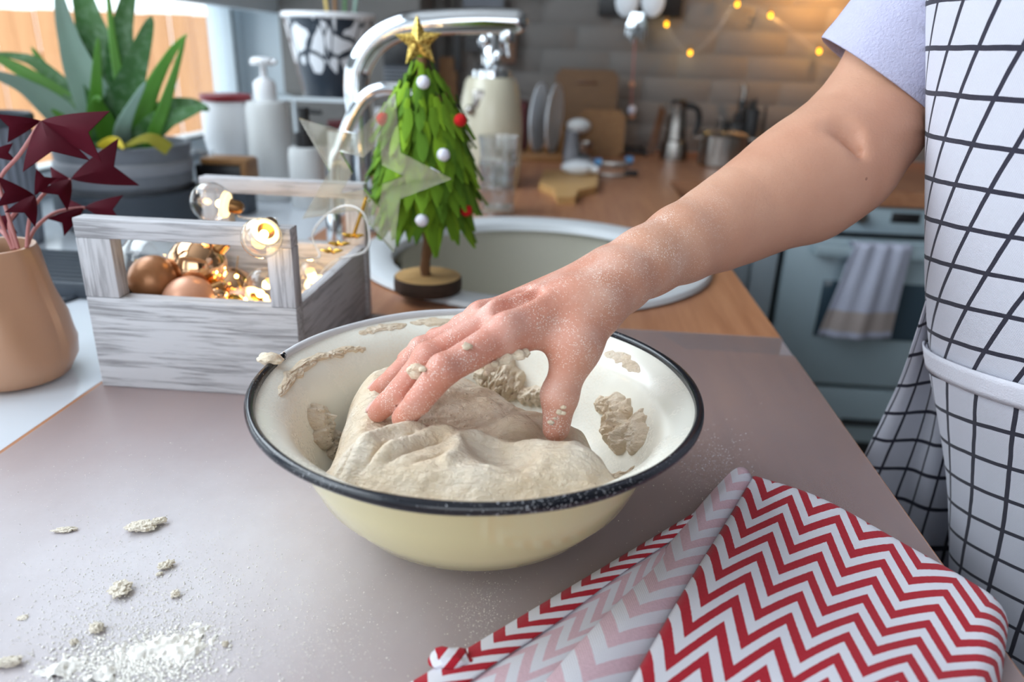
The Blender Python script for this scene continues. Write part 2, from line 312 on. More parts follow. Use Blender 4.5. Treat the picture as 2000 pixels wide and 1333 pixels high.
# ------------------------------------------------------------------ helpers
class MB:
    """collects shapes for ONE mesh"""
    def __init__(s): s.v = []; s.f = []; s.uv = None
    def add(s, V, F):
        o = len(s.v); s.v += [tuple(float(c) for c in v) for v in V]; s.f += [tuple(i + o for i in f) for f in F]; return s
    def box(s, x0, x1, y0, y1, z0, z1, b=0.0):
        bm = bmesh.new(); bmesh.ops.create_cube(bm, size=1)
        for v in bm.verts: v.co = Vector(((x0 + x1) / 2 + v.co.x * (x1 - x0), (y0 + y1) / 2 + v.co.y * (y1 - y0), (z0 + z1) / 2 + v.co.z * (z1 - z0)))
        if b: bmesh.ops.bevel(bm, geom=bm.edges[:], offset=b, segments=2, affect='EDGES', profile=0.5)
        return s._bm(bm)
    def _bm(s, bm, mat=None):
        if mat is not None: bm.transform(mat)
        bm.verts.index_update(); s.add([v.co for v in bm.verts], [[v.index for v in f.verts] for f in bm.faces]); bm.free(); return s
    def sphere(s, c, r, u=20, v=12, sc=(1, 1, 1)):
        bm = bmesh.new(); bmesh.ops.create_uvsphere(bm, u_segments=u, v_segments=v, radius=1)
        return s._bm(bm, Matrix.Translation(Vector(c)) @ Matrix.Diagonal((r * sc[0], r * sc[1], r * sc[2], 1)))
    def lathe(s, prof, c=(0, 0, 0), n=32, axis=None, squash=None):
        V = []; F = []; m = len(prof)
        for i in range(n):
            a = 2 * PI * i / n
            for r, z in prof: V.append((r * math.cos(a), r * math.sin(a), z))
        for i in range(n):
            j = (i + 1) % n
            for k in range(m - 1): F.append((i * m + k, j * m + k, j * m + k + 1, i * m + k + 1))
        if axis is not None:
            q = Vector((0, 0, 1)).rotation_difference(Vector(axis).normalized()); V = [q @ Vector(v) for v in V]
        V = [(v[0] + c[0], v[1] + c[1], v[2] + c[2]) for v in V]
        return s.add(V, F)
    def tube(s, pts, rad, n=10, cap=True):
        pts = [np.array(p, float) for p in pts]; m = len(pts)
        if not hasattr(rad, '__len__'): rad = [rad] * m
        V = []; F = []; up = None
        for i, p in enumerate(pts):
            t = nv(pts[min(i + 1, m - 1)] - pts[max(i - 1, 0)])
            if up is None: up = np.array([0, 0, 1.0]) if abs(t[2]) < 0.9 else np.array([1.0, 0, 0])
            a = nv(np.cross(t, up)); b = np.cross(a, t); up = b
            for k in range(n):
                th = 2 * PI * k / n; V.append(p + rad[i] * (math.cos(th) * a + math.sin(th) * b))
        for i in range(m - 1):
            for k in range(n):
                l = (k + 1) % n; F.append((i * n + k, i * n + l, (i + 1) * n + l, (i + 1) * n + k))
        if cap: F.append(tuple(range(n))[::-1]); F.append(tuple((m - 1) * n + k for k in range(n)))
        return s.add(V, F)
    def prism(s, poly, a, b, depth):
        """polygon in the plane of vectors a, b (3-D corner points given), pushed by depth vector"""
        n = len(poly); V = [np.array(p) for p in poly]; V += [np.array(p) + np.array(depth) for p in poly]
        F = [tuple(range(n))[::-1], tuple(range(n, 2 * n))] + [(i, (i + 1) % n, n + (i + 1) % n, n + i) for i in range(n)]
        return s.add(V, F)
    def grid(s, G, uv=None, close_u=False):
        """G[nu][nv] of points -> sheet"""
        G = np.asarray(G, float); nu, nw = G.shape[:2]; o = len(s.v)
        F = []
        for i in range(nu - (0 if close_u else 1)):
            i2 = (i + 1) % nu
            for j in range(nw - 1): F.append((i * nw + j, i2 * nw + j, i2 * nw + j + 1, i * nw + j + 1))
        s.add(G.reshape(-1, 3), F)
        if uv is not None: s.uv = (s.uv or []) + [tuple(u) for u in np.asarray(uv, float).reshape(-1, 2)]
        return s
    def mesh(s, name, smooth=True, off=(0, 0, 0)):
        me = bpy.data.meshes.new(name); me.from_pydata([(v[0] - off[0], v[1] - off[1], v[2] - off[2]) for v in s.v], [], s.f)
        if s.uv:
            l = me.uv_layers.new(name='UVMap'); idx = np.empty(len(me.loops), int); me.loops.foreach_get('vertex_index', idx)
            l.data.foreach_set('uv', np.array(s.uv, float)[idx].ravel())
        if smooth:
            me.polygons.foreach_set('use_smooth', [True] * len(me.polygons))
            me.set_sharp_from_angle(angle=math.radians(38))
        me.validate(); return me
def link(name, me, mat, parent=None, loc=(0, 0, 0)):
    o = bpy.data.objects.new(name, me); COL.objects.link(o); o.location = loc
    if mat is not None and len(me.materials) == 0: me.materials.append(mat)
    if parent is not None: o.parent = parent
    return o
def wloc(o):
    v = Vector((0, 0, 0))
    while o is not None: v = v + o.location; o = o.parent
    return v
def obj(name, mb, mat, parent=None, base=None, smooth=True):
    """link one mesh built in room coordinates; its origin is the parent's base (or `base` when it stands alone)"""
    off = wloc(parent) if parent is not None else Vector(base if base is not None else (0, 0, 0))
    me = mb.mesh(name, smooth, off); return link(name, me, mat, parent, (0, 0, 0) if parent is not None else off)
def tag(o, label, cat, group=None, kind=None):
    o['label'] = label; o['category'] = cat
    if group: o['group'] = group
    if kind: o['kind'] = kind
    return o
def thing(name, loc, label, cat, group=None):
    o = bpy.data.objects.new(name, None); COL.objects.link(o); o.location = [float(c) for c in loc]; o.empty_display_size = 0.05
    return tag(o, label, cat, group)
def struct(name, mb, mat, parent=None, label=None):
    o = obj(name, mb, mat, parent)
    if parent is None: o['kind'] = 'structure'
    if label: o['label'] = label
    return o
def dup(root, loc=None, label=None):
    r = root.copy(); COL.objects.link(r)
    if loc is not None: r.location = [float(c) for c in loc]
    if label: r['label'] = label
    for ch in list(root.children):
        c = ch.copy(); COL.objects.link(c); c.parent = r
        for g in list(ch.children):
            d = g.copy(); COL.objects.link(d); d.parent = c
    return r
def mod(o, kind, **k):
    m = o.modifiers.new(kind.lower(), kind)
    for a, v in k.items(): setattr(m, a, v)
    return m
def spline(pts, n=40):
    """Catmull-Rom through points"""
    pts = np.array(pts, float); m = len(pts); out = []
    for t in np.linspace(0, m - 1, n):
        i = min(int(t), m - 2); u = t - i
        p0, p1, p2, p3 = pts[max(i - 1, 0)], pts[i], pts[i + 1], pts[min(i + 2, m - 1)]
        out.append(0.5 * ((2 * p1) + (p2 - p0) * u + (2 * p0 - 5 * p1 + 4 * p2 - p3) * u * u + (3 * p1 - p0 - 3 * p2 + p3) * u ** 3))
    return np.array(out)
def vnoise(p, seed=0):
    """smooth value noise, p (...,3) in cells"""
    p = np.asarray(p, float); i = np.floor(p).astype(np.int64); f = p - i; f = f * f * (3 - 2 * f)
    def h(a, b, c):
        n = (a * 374761393 + b * 668265263 + c * 2147483647 + seed * 974634777) & 0xffffffff
        n = ((n ^ (n >> 13)) * 1274126177) & 0xffffffff
        return ((n ^ (n >> 16)) & 0xffff) / 65535.0
    r = 0
    for dx in (0, 1):
        for dy in (0, 1):
            for dz in (0, 1):
                w = (f[..., 0] if dx else 1 - f[..., 0]) * (f[..., 1] if dy else 1 - f[..., 1]) * (f[..., 2] if dz else 1 - f[..., 2])
                r = r + w * h(i[..., 0] + dx, i[..., 1] + dy, i[..., 2] + dz)
    return r - 0.5
def fbm(p, seed=0, o=4):
    r = 0; a = 1.0; p = np.asarray(p, float)
    for k in range(o): r = r + a * vnoise(p * 2 ** k + 17.3 * k, seed + k); a *= 0.5
    return r
def lump(c, r, sc, seed, amp=0.35, freq=2.2, sub=3):
    bm = bmesh.new(); bmesh.ops.create_icosphere(bm, subdivisions=sub, radius=1)
    co = np.array([v.co for v in bm.verts]); d = 1 + amp * fbm(co * freq + seed * 3.1, seed, 4)
    for v, k in zip(bm.verts, d):
        v.co = Vector((v.co.x * k * r * sc[0] + c[0], v.co.y * k * r * sc[1] + c[1], v.co.z * k * r * sc[2] + c[2]))
    return MB()._bm(bm)
# ------------------------------------------------------------------ the room
T = 0.90                                   # worktop height
XE = 0.247                                 # front edge of the worktop
XS = -0.412                                # where the worktop meets the window sill
XW = -0.88                                 # window wall, inner face
YB = 2.55                                  # brick wall, inner face
YF = 1.90                                  # front of the units along the brick wall
struct('floor', MB().box(-0.9, 2.6, -2.6, YB + .02, -0.05, 0), M['floor'])
struct('ceiling', MB().box(-1.0, 2.6, -2.6, YB + .1, 2.5, 2.55), M['ceil'])
wb = struct('wall_back', MB().box(-0.9, 2.6, YB, YB + 0.12, 0, 2.5), M['wall'])
brk = MB().box(-0.105, 0.105, -0.006, 0.006, -0.0335, 0.0335, 0.001).mesh('brick')
hlf = MB().box(-0.05, 0.05, -0.006, 0.006, -0.0335, 0.0335, 0.002).mesh('half_brick')
for me in (brk, hlf): me.materials.append(M['brick'])
for row in range(11):
    z = T + 0.045 + row * 0.073
    x = -0.435 + (0.0 if row % 2 else 0.0)
    first = True
    while x < 1.45:
        h = first and row % 2
        w = 0.10 if h else 0.21
        o = link('brick', hlf if h else brk, None, wb, (x + w / 2, YB + 0.0046 - random.random() * 0.0008, z))
        x += w + 0.008; first = False
struct('wall_right', MB().box(2.6, 2.7, -2.6, YB + .1, 0, 2.5), M['wall'])
struct('wall_front', MB().box(-1.0, -0.95, -2.7, -2.6, 0, 2.5).box(1.4, 2.6, -2.7, -2.6, 0, 2.5).box(-0.95, 1.4, -2.7, -2.6, 0, .9).box(-.95, 1.4, -2.7, -2.6, 2.46, 2.5), M['wall'])
# window wall: low strip window over the sill, tall window further back
ZL = 1.272; YR = P(560, 100, x=XW)[1]       # lintel height, end of the strip window
wl = MB()
wl.box(-1.12, XW, -2.6, YB, 0, T - 0.02)
wl.box(-0.915, XW, 0.40, YB, ZL, 1.385)
wl.box(-1.12, -0.915, 0.40, YB, 1.335, 1.385)
wl.box(-1.12, XW, 1.55, YB, 1.385, 2.5)
wl.box(-1.12, XW, YR, YB, T - 0.02, 1.335)
wl.box(-1.12, XW, 0.25, 0.40, ZL, 1.385)
wl.box(-1.12, XW, -2.6, -1.15, T - .02, 2.5)
wl.box(-1.12, XW, -1.15, 1.55, 2.4, 2.5)
struct('wall_left', wl, M['frame'])
PX = P(821, 100, y=2.30)[0]
struct('trim_1', MB().box(XW, PX, 2.30, YB - 0.02, 0, 2.5, 0.004), M['wall'], label='white boxed-in corner column beside the window')
w1 = MB().box(-1.07, -1.01, 0.42, YR, T, T + 0.05, .004).box(-1.07, -1.01, 0.42, YR, 1.295, 1.335, .004).box(-1.07, -1.01, YR - .07, YR, T, 1.335, .004)
win = struct('window_1', w1, M['frame'])
struct('pane', MB().box(-1.045, -1.035, 0.42, YR - .06, T + .04, 1.30), M['glass'], win)
struct('seal', MB().box(-1.012, -1.006, 0.42, YR - .068, T + .046, T + .052).box(-1.012, -1.006, YR - .077, YR - .07, T + .04, 1.295), M['seal'], win)
w2 = struct('window_2', MB().box(-1.07, -1.01, -1.15, 0.25, T, T + .05).box(-1.07, -1.01, -1.15, 1.55, 2.35, 2.4).box(-1.07, -1.01, .40, 1.55, 1.385, 1.43).box(-1.07, -1.01, 1.5, 1.55, 1.385, 2.4).box(-1.07, -1.01, -1.15, -1.1, T, 2.4).box(-1.07, -1.01, .2, .40, T, 2.4), M['frame'])
struct('pane', MB().box(-1.045, -1.035, -1.1, .2, T + .04, 2.36).box(-1.045, -1.035, .4, 1.5, 1.42, 2.36), M['glass'], w2)
sl = struct('trim_2', MB().box(-1.12, XS, -2.2, 2.30, T - 0.04, T, 0.002), M['sill'], label='deep white window sill level with the worktop')
# outside: snow and a board fence
o = struct('ground', MB().box(-30, -1.2, -12, 30, -0.35, -0.30), M['snow'])
fn = thing('fence', (-3.4, 5.2, -0.3), 'tall orange wooden board fence standing in the snow outside the window', 'fence')
bd = MB().box(-0.075, 0.075, -0.01, 0.01, 0, 1.655, .004).mesh('board'); bd.materials.append(M['fence'])
for k in range(30):
    link('board', bd, None, fn, (-2.9 + k * 0.158, (0.004 if k % 2 else -0.004), 0.004 * math.sin(k * 2.3)))
obj('rail', MB().box(-6.4, -1.6, 5.215, 5.245, 0.1, 0.18), M['fence'], fn)
obj('rail', MB().box(-6.4, -1.6, 5.215, 5.245, 1.0, 1.08), M['fence'], fn)
q = P(508, 100, y=3.2)
yp = obj('outdoor_post', MB().box(q[0] - .028, q[0] + .028, 3.17, 3.23, -0.31, 1.335, .004).box(q[0] - .036, q[0] + .036, 3.162, 3.238, 1.335, 1.35, .003), M['yellow'], base=(q[0], 3.2, -.3))
tag(yp, 'pale yellow painted post outside at the end of the window', 'post')

# ------------------------------------------------------------------ worktops and units
def worktop_mesh():
    """slab with a round cut-out for the sink"""
    bm = bmesh.new()
    def ring(pts, z): return [bm.verts.new((x, y, z)) for x, y in pts]
    n = 64; cx, cy, r = SX, SY, SRI
    circ = [(cx + r * math.cos(2 * PI * i / n), cy + r * math.sin(2 * PI * i / n)) for i in range(n)]
    sq = []
    x0, x1, y0, y1 = XS, XE, cy - 0.34, cy + 0.34
    for i in range(n):
        a = 2 * PI * i / n; c, s_ = math.cos(a), math.sin(a)
        tx = ((x1 - cx) if c > 0 else (cx - x0)) / abs(c) if abs(c) > 1e-9 else 9
        ty = 0.34 / abs(s_) if abs(s_) > 1e-9 else 9
        t = min(tx, ty); sq.append((cx + t * c, cy + t * s_))
    a, b = ring(circ, T), ring(sq, T); c_, d = ring(circ, T - 0.038), ring(sq, T - 0.038)
    for i in range(n):
        j = (i + 1) % n
        bm.faces.new((a[i], b[i], b[j], a[j])); bm.faces.new((c_[j], d[j], d[i], c_[i])); bm.faces.new((a[j], c_[j], c_[i], a[i]))
    mb = MB()._bm(bm)
    mb.box(XS, XE, -0.9, y0, T - 0.038, T); mb.box(XS, XE, y1, YF, T - 0.038, T); mb.box(XS, 1.5, YF, YB - .006, T - .038, T)
    return mb
SX, SY = -0.047, 1.085; SR = 0.262; SRI = 0.235
wt = obj('worktop', worktop_mesh(), M['worktop'], base=(0, 0, T), smooth=False)
tag(wt, 'orange oak kitchen worktop turning the corner below the white brick wall', 'worktop')
bc = thing('base_cabinet', (0, .5, 0), 'grey base cabinet under the near worktop', 'cabinet')
obj('body', MB().box(XS + .01, XE - .03, -.9, YF - .02, .1, T - .2).box(XE - .05, XE - .03, -.9, YF - .02, T - .2, T - .04).box(XS + .01, XE - .08, -.9, YF - .02, 0, .1), M['cab'], bc)
for k in range(4): obj('door', MB().box(XE - .03, XE - .011, -.88 + k * .69, -.2 + k * .69, .11, T - .045, .002), M['cab'], bc)
fb = thing('corner_cabinet', (0.4, YF + .3, 0), 'narrow pale grey cabinet between worktop corner and oven', 'cabinet')
obj('body', MB().box(XE - .02, .55, YF + .03, YB - .01, .1, T - .042), M['cab'], fb)
obj('door', MB().box(XE - .01, .478, YF + .012, YF + .03, .12, T - .05, .002), M['cab'], fb)
obj('filler', MB().box(.486, .549, YF + .012, YF + .03, .12, T - .05, .002), M['cab'], fb)
eb = thing('end_cabinet', (1.33, YF + .3, 0), 'pale grey cabinet at the far side of the oven', 'cabinet')
obj('body', MB().box(1.17, 1.5, YF + .03, YB - .01, 0.1, T - .042), M['cab'], eb)
obj('door', MB().box(1.175, 1.495, YF + .012, YF + .03, .12, T - .05, .002), M['cab'], eb)
OX0, OX1 = .562, 1.16; OY = YF + .012
ov = thing('oven', ((OX0 + OX1) / 2, YF + .3, 0), 'built-in grey oven with dark window and towel on its bar handle', 'oven')
obj('body', MB().box(OX0, OX1, OY + .02, YB - .02, .06, T - .042), M['shadowgap'], ov)
obj('control_panel', MB().box(OX0, OX1, OY - .004, OY + .02, .792, T - .044, .003), M['oven'], ov)
c = P(1768, 425, y=OY); d = obj('display', MB().box(c[0] - .035, c[0] + .035, OY - .006, OY - .002, c[2] - .014, c[2] + .012, .001), M['black'], ov)
for px in (1678, 1900):
    c = P(px, 422, y=OY); obj('knob', MB().lathe([(0, .022), (.014, .022), (.016, .018), (.018, 0), (0, 0)], (c[0], OY - .003, c[2]), 20, (0, -1, 0)), M['steel'], ov)
od = obj('door', MB().box(OX0 + .004, OX1 - .004, OY - .006, OY + .018, .372, .776, .004), M['oven'], ov)
a = P(1592, 545, y=OY); b = P(1592, 655, y=OY)
obj('door_window', MB().box(a[0] + .02, OX1 - .075, OY - .009, OY - .003, b[2] - .0, a[2] + .0, .002), M['ovenglass'], od)
h = P(1600, 482, y=OY - .04)
hb = obj('handle', MB().box(h[0] - .012, OX1 - .05, OY - .05, OY - .035, h[2] - .022, h[2] + .006, .005).box(h[0] - .008, h[0] + .012, OY - .04, OY - .003, h[2] - .02, h[2] + .004, .002).box(OX1 - .072, OX1 - .052, OY - .04, OY - .003, h[2] - .02, h[2] + .004, .002), M['oven'], od)
dr = obj('drawer', MB().box(OX0 + .004, OX1 - .004, OY - .006, OY + .018, .20, .36, .004), M['oven'], ov)
c0 = P(1640, 818, y=OY); obj('handle', MB().box(c0[0], OX1 - .12, OY - .02, OY - .004, c0[2] - .012, c0[2] + .006, .004), M['shadowgap'], dr)
# towel over the oven handle
tx0, tx1 = P(1672, 475, y=OY - .06)[0], P(1785, 480, y=OY - .06)[0]
def hang_cloth(side, z0, z1, yoff, flare, n=26, m=30):
    G = []; UV = []
    for i in range(m):
        u = i / (m - 1); row = []; ur = []
        for j in range(n):
            v = j / (n - 1)
            z = z0 + (z1 - z0) * v
            x = tx0 + (tx1 - tx0) * u - flare * (1 - u) * v + .006 * v * u
            y = OY - .042 + yoff + .008 * math.sin(u * 9 + v) * v + 0.004 * math.sin(u * 21)
            if side and u > .72: y += .02 * (u - .72) * v * 4
            row.append((x, y, z)); ur.append((u, 1 - v))
        G.append(row); UV.append(ur)
    return G, UV
g1, u1 = hang_cloth(1, h[2] + .012, P(1700, 665, y=OY - .06)[2], -.016, .045)
g2, u2 = hang_cloth(0, h[2] + .012, h[2] - .11, .018, .0)
g2 = [[(p[0], p[1], p[2]) for p in r] for r in g2]
mb = MB().grid(g1, u1).grid(g2, u2)
G3 = []; U3 = []
for i in range(30):
    p, q_ = np.array(g1[i][0]), np.array(g2[i][0]); G3.append([p + (q_ - p) * t + np.array([0, 0, .004 * math.sin(PI * t)]) for t in np.linspace(0, 1, 6)]); U3.append([(i / 29, 1.0)] * 6)
mb.grid(G3, U3)
tw = obj('dish_towel', mb, M['waffle'], base=((tx0 + tx1) / 2, OY - .05, h[2])); mod(tw, 'SOLIDIFY', thickness=.003, offset=0)
tag(tw, 'lilac waffle dish towel with beige band hanging over the oven handle', 'towel')

# ------------------------------------------------------------------ sink and taps
snk = thing('sink', (SX, SY, T), 'round pale stone sink set into the worktop behind the little tree', 'sink')
obj('rim', MB().lathe([(SR - .004, 0.0005), (SR, .003), (SR - .003, .009), (SR - .012, .0115), (SRI - .012, .0105), (SRI - .022, .006), (SRI - .026, -.005), (SRI - .02, -.006), (SRI - .004, -.003)], (SX, SY, T), 72), M['sinkrim'], snk)
def basin_prof(o): return [(SRI - .026 + o, -.004), (SRI - .034 + o, -.06), (SRI - .05 + o, -.12), (SRI - .085 + o, -.145), (.04, -.152 - o), (0, -.153 - o)]
obj('basin', MB().lathe(basin_prof(0) + basin_prof(.006)[::-1], (SX + .008, SY + .01, T), 64), M['basin'], snk)
obj('drain', MB().lathe([(0, -.147), (.028, -.147), (.038, -.150), (.038, -.153), (0, -.153)], (SX, SY, T), 24), M['steel'], snk)
yf = 1.20
fa = thing('faucet', (*P(700, 452, y=yf)[:2], T), 'large chrome tap with thick arched spout over the sink', 'faucet')
pts = [P(a_, b_, y=yf) for a_, b_ in [(706, 300), (703, 235), (697, 175), (703, 128), (735, 80), (790, 51), (860, 43), (940, 40), (1008, 42)]]
fx = pts[0]; basept = P(712, 470, y=yf)
sp = spline([np.array([fx[0], yf, T + .02])] + pts, 60)
rad = [.020 if i < 22 else .020 - .002 * (i - 22) / 38 for i in range(60)]
obj('spout', MB().tube(sp, rad, 20), M['chrome'], fa)
e = sp[-1]; obj('nozzle', MB().lathe([(0, -.022), (.011, -.022), (.0125, -.018), (.0125, 0), (.011, .004)], (e[0] - .012, e[1], e[2] - .008), 20).sphere((e[0], e[1], e[2]), .0182, 18, 12), M['chrome'], fa)
obj('base', MB().lathe([(.0, .0), (.028, 0), (.028, .006), (.022, .01), (.021, .075), (.0175, .08)], (fx[0], yf, T), 28), M['chrome'], fa)
lv = obj('lever', MB().tube([(fx[0], yf, T + .05), (fx[0] + .03, yf - .02, T + .055), (fx[0] + .075, yf - .045, T + .075)], [.010, .008, .006], 12), M['chrome'], fa)
yf2 = 1.09
f2 = thing('filter_tap', (*P(655, 470, y=yf2)[:2], T), 'slim chrome drinking-water tap arching behind the clear star', 'tap')
pts = [P(a_, b_, y=yf2) for a_, b_ in [(652, 330), (664, 290), (690, 225), (716, 188), (748, 174), (790, 176), (820, 196)]]
sp = spline([np.array([pts[0][0] - .004, yf2, T + .01])] + pts, 50)
obj('spout', MB().tube(sp, .0098, 16), M['chrome'], f2)
obj('base', MB().lathe([(0, 0), (.018, 0), (.018, .006), (.012, .012), (.012, .05), (.0098, .055)], (sp[0][0], yf2, T), 20), M['chrome'], f2)

# ------------------------------------------------------------------ things on the far worktop, against the brick wall
def place(px, py, z=T): return P(px, py, z=z)
def stand(name, parts, px, py, label, cat, y=None, group=None):
    """parts: list of (part name, profile, material); lathe about the spot the pixel shows on the worktop"""
    b = place(px, py) if y is None else np.array([P(px, py, y=y)[0], y, T])
    if len(parts) == 1:
        o = obj(name, MB().lathe(parts[0][1], b, 28), parts[0][2], base=b); return tag(o, label, cat, group), b
    t = thing(name, b, label, cat, group)
    for nm, pf, mt in parts: obj(nm, MB().lathe(pf, b, 28), mt, t)
    return t, b
# cream siphon bottle with chrome head
sy, s = stand('siphon_bottle', [('body', [(0, 0), (.062, 0), (.068, .01), (.0715, .05), (.0725, .12), (.0705, .155), (.066, .19), (.0585, .225), (.052, .236), (.0, .238)], M['siphon']),
      ('collar', [(.04, .23), (.045, .236), (.044, .25), (.03, .262), (.0, .264)], M['chrome'])], 955, 390, 'tall cream bottle with a chrome siphon head behind the water glasses', 'bottle', y=1.72)
obj('siphon_head', MB().lathe([(0, .262), (.022, .262), (.024, .29), (.018, .3), (.02, .32), (.014, .335), (0, .337)], s, 20).sphere((s[0] - .014, s[1] - .01, s[2] + .31), .017).sphere((s[0] + .016, s[1] - .012, s[2] + .282), .013).tube([(s[0] + .0, s[1], s[2] + .33), (s[0] + .03, s[1], s[2] + .318), (s[0] + .036, s[1], s[2] + .28)], .006, 10), M['chrome'], sy)
obj('clasp', MB().box(s[0] - .034, s[0] - .008, s[1] - .064, s[1] - .045, s[2] + .172, s[2] + .212, .004).sphere((s[0] - .038, s[1] - .062, s[2] + .17), .011), M['steel'], sy)
# stack of water glasses
gl0 = place(971, 416)
zz = T + .0
for k, lab in enumerate(('clear ribbed water glass standing upside down at the bottom of the two by the sink', 'clear ribbed water glass nested on top of another by the sink')):
    w = MB(); z0 = zz + k * .052
    pf = [(.0, .004), (.029, .004), (.031, 0), (.0335, .002)] + [(.034 + .0012 * math.sin(i * 1.35), .006 + i * .0068) for i in range(11)] + [(.0375, .088), (.0385, .092), (.0365, .092), (.0355, .086), (.031, .012), (0, .011)]
    w.lathe(pf, (gl0[0], gl0[1], z0), 32)
    g = obj('water_glass', w, M['tumbler'], base=(gl0[0], gl0[1], z0)); tag(g, lab, 'glass', 'two stacked water glasses')
# plate rack with plates
rk = place(1066, 312)
r0 = thing('plate_rack', rk, 'small wooden plate rack with upright slots holding two white plates', 'rack')
obj('base', MB().box(rk[0] - .085, rk[0] + .05, rk[1] - .05, rk[1] + .06, T, T + .022, .003), M['oak'], r0)
for dx in (-.075, -.045, .0, .044):
    obj('upright', MB().box(rk[0] + dx - .004, rk[0] + dx + .004, rk[1] - .045, rk[1] - .03, T + .02, T + .10, .002).box(rk[0] + dx - .004, rk[0] + dx + .004, rk[1] + .04, rk[1] + .055, T + .02, T + .10, .002), M['oak'], r0)
pl = MB().lathe([(0, 0), (.05, 0), (.055, .003), (.094, .014), (.095, .017), (.055, .008), (0, .006)], (0, 0, 0), 36, (1, -.22, -.03)).mesh('plate'); pl.materials.append(M['porcelain'])
for px, lab in ((1046, 'white plate standing upright in the rack beside the maroon book'), (1077, 'white plate standing upright in the rack nearest the mixer figure')):
    c = P(px, 240, y=rk[1]); o = link('plate', pl, None, None, (c[0] - .006, rk[1], T + .0225 + .0955)); tag(o, lab, 'plate', 'plates in the wooden rack')
bk = place(1017, 305); o = obj('recipe_book', MB().box(bk[0] - .022, bk[0] + .014, bk[1] - .04, bk[1] + .09, T, T + .155, .003).box(bk[0] - .016, bk[0] + .008, bk[1] - .042, bk[1] - .04, T + .004, T + .151), M['maroon'], base=bk)
tag(o, 'maroon upright book between the cream bottle and the plates', 'book')
# boards leaning on the wall
def board(name, x0, x1, z0, z1, y, th, mat, label, lean=0.05, hole=None, rcor=.012):
    o = thing(name, ((x0 + x1) / 2, y, z0), label, 'cutting board')
    bm = bmesh.new(); bmesh.ops.create_cube(bm, size=1)
    for v in bm.verts: v.co = Vector((v.co.x * (x1 - x0), v.co.y * th, (v.co.z + .5) * (z1 - z0)))
    bmesh.ops.bevel(bm, geom=[e for e in bm.edges if abs((e.verts[0].co - e.verts[1].co).y) > th * .9], offset=rcor, segments=4, affect='EDGES')
    for v in bm.verts: v.co.y += lean * v.co.z
    me = MB()._bm(bm).mesh('board'); link('board', me, mat, o)
    if hole:
        link('groove', MB().box(-hole / 2, hole / 2, -th / 2 - .002, -th / 2 + .002, (z1 - z0) * .82, (z1 - z0) * .87, .001).mesh('groove'), M['darkwood'], o, (0, lean * (z1 - z0) * .84, 0))
    return o
c0, c1 = P(1078, 290, y=2.44), P(1208, 137, y=2.5)
board('cutting_board', c0[0], c1[0], T, c1[2], 2.43, .018, M['board'], 'tall brown wooden board leaning on the brick wall, behind the shorter board', .08, .06)
c0, c1 = P(1125, 285, y=2.36), P(1222, 215, y=2.38)
board('cutting_board', c0[0], c1[0], T, c1[2], 2.34, .018, M['oak'], 'shorter brown wooden board leaning in front of the tall one', .07, .0)
# small kitchen-mixer shaped figure
mx_ = place(1122, 316)
fg = thing('mixer', mx_, 'small pale grey stand mixer beside the upright plates', 'mixer')
obj('base', MB().box(mx_[0] - .035, mx_[0] + .05, mx_[1] - .03, mx_[1] + .03, T, T + .014, .006), M['concrete2'], fg)
obj('column', MB().lathe([(0, 0.012), (.03, .012), (.024, .04), (.02, .07), (.022, .085), (0, .09)], (mx_[0] - .012, mx_[1], T), 20), M['concrete2'], fg)
obj('head', MB().sphere((mx_[0] + .006, mx_[1], T + .10), .026, 20, 12, (1.35, .9, .8)), M['offwhite'], fg)
obj('bowl', MB().lathe([(.012, .016), (.022, .03), (.026, .056), (.024, .056), (.018, .03), (0, .02)], (mx_[0] + .026, mx_[1], T), 20), M['steel'], fg)
# hob grate / cast iron tray
ht = place(1215, 300); o = thing('trivet', ht, 'black iron trivet lying in front of the boards', 'trivet')
obj('frame', MB().tube([(ht[0] - .12, ht[1] - .05, T + .012), (ht[0] + .07, ht[1] - .05, T + .012), (ht[0] + .07, ht[1] + .06, T + .012), (ht[0] - .12, ht[1] + .06, T + .012), (ht[0] - .12, ht[1] - .05, T + .012)], .006, 8), M['black'], o)
for k in range(5): obj('bar', MB().box(ht[0] - .095 + k * .035, ht[0] - .087 + k * .035, ht[1] - .05, ht[1] + .06, T + .008, T + .016, .002), M['black'], o)
for k in range(4): obj('foot', MB().box(ht[0] - .124 + .19 * (k % 2), ht[0] - .116 + .19 * (k % 2), ht[1] - .054 + .11 * (k // 2), ht[1] - .046 + .11 * (k // 2), T, T + .012), M['black'], o)
# moka pot
mk, s = stand('moka_pot', [('lower_chamber', [(0, 0), (.042, 0), (.043, .01), (.036, .055), (.03, .06), (0, .06)], M['steel']),
      ('upper_chamber', [(0, .06), (.031, .06), (.028, .1), (.0235, .16), (.025, .165), (0, .166)], M['steel']), ('lid', [(0, .165), (.025, .165), (.02, .174), (0, .178)], M['black'])], 1314, 312, 'tall steel coffee pot with black handle beside the saucepan', 'coffee pot')
obj('handle', MB().tube(spline([(s[0] + .022, s[1], T + .158), (s[0] + .055, s[1] - .004, T + .15), (s[0] + .064, s[1] - .004, T + .115), (s[0] + .056, s[1] - .004, T + .075)], 14), [.009] * 14, 10), M['black'], mk)
obj('spout', MB().tube([(s[0] - .02, s[1], T + .12), (s[0] - .034, s[1], T + .155), (s[0] - .04, s[1], T + .162)], [.007, .006, .004], 8), M['steel'], mk)
o = obj('bread_knife', MB().prism([(s[0] - .075, s[1] + .09, T), (s[0] - .045, s[1] + .09, T), (s[0] - .022, s[1] + .13, T + .13), (s[0] - .04, s[1] + .13, T + .15)], 0, 0, (0, .01, 0)), M['darkwood'], base=(s[0] - .06, s[1] + .09, T))
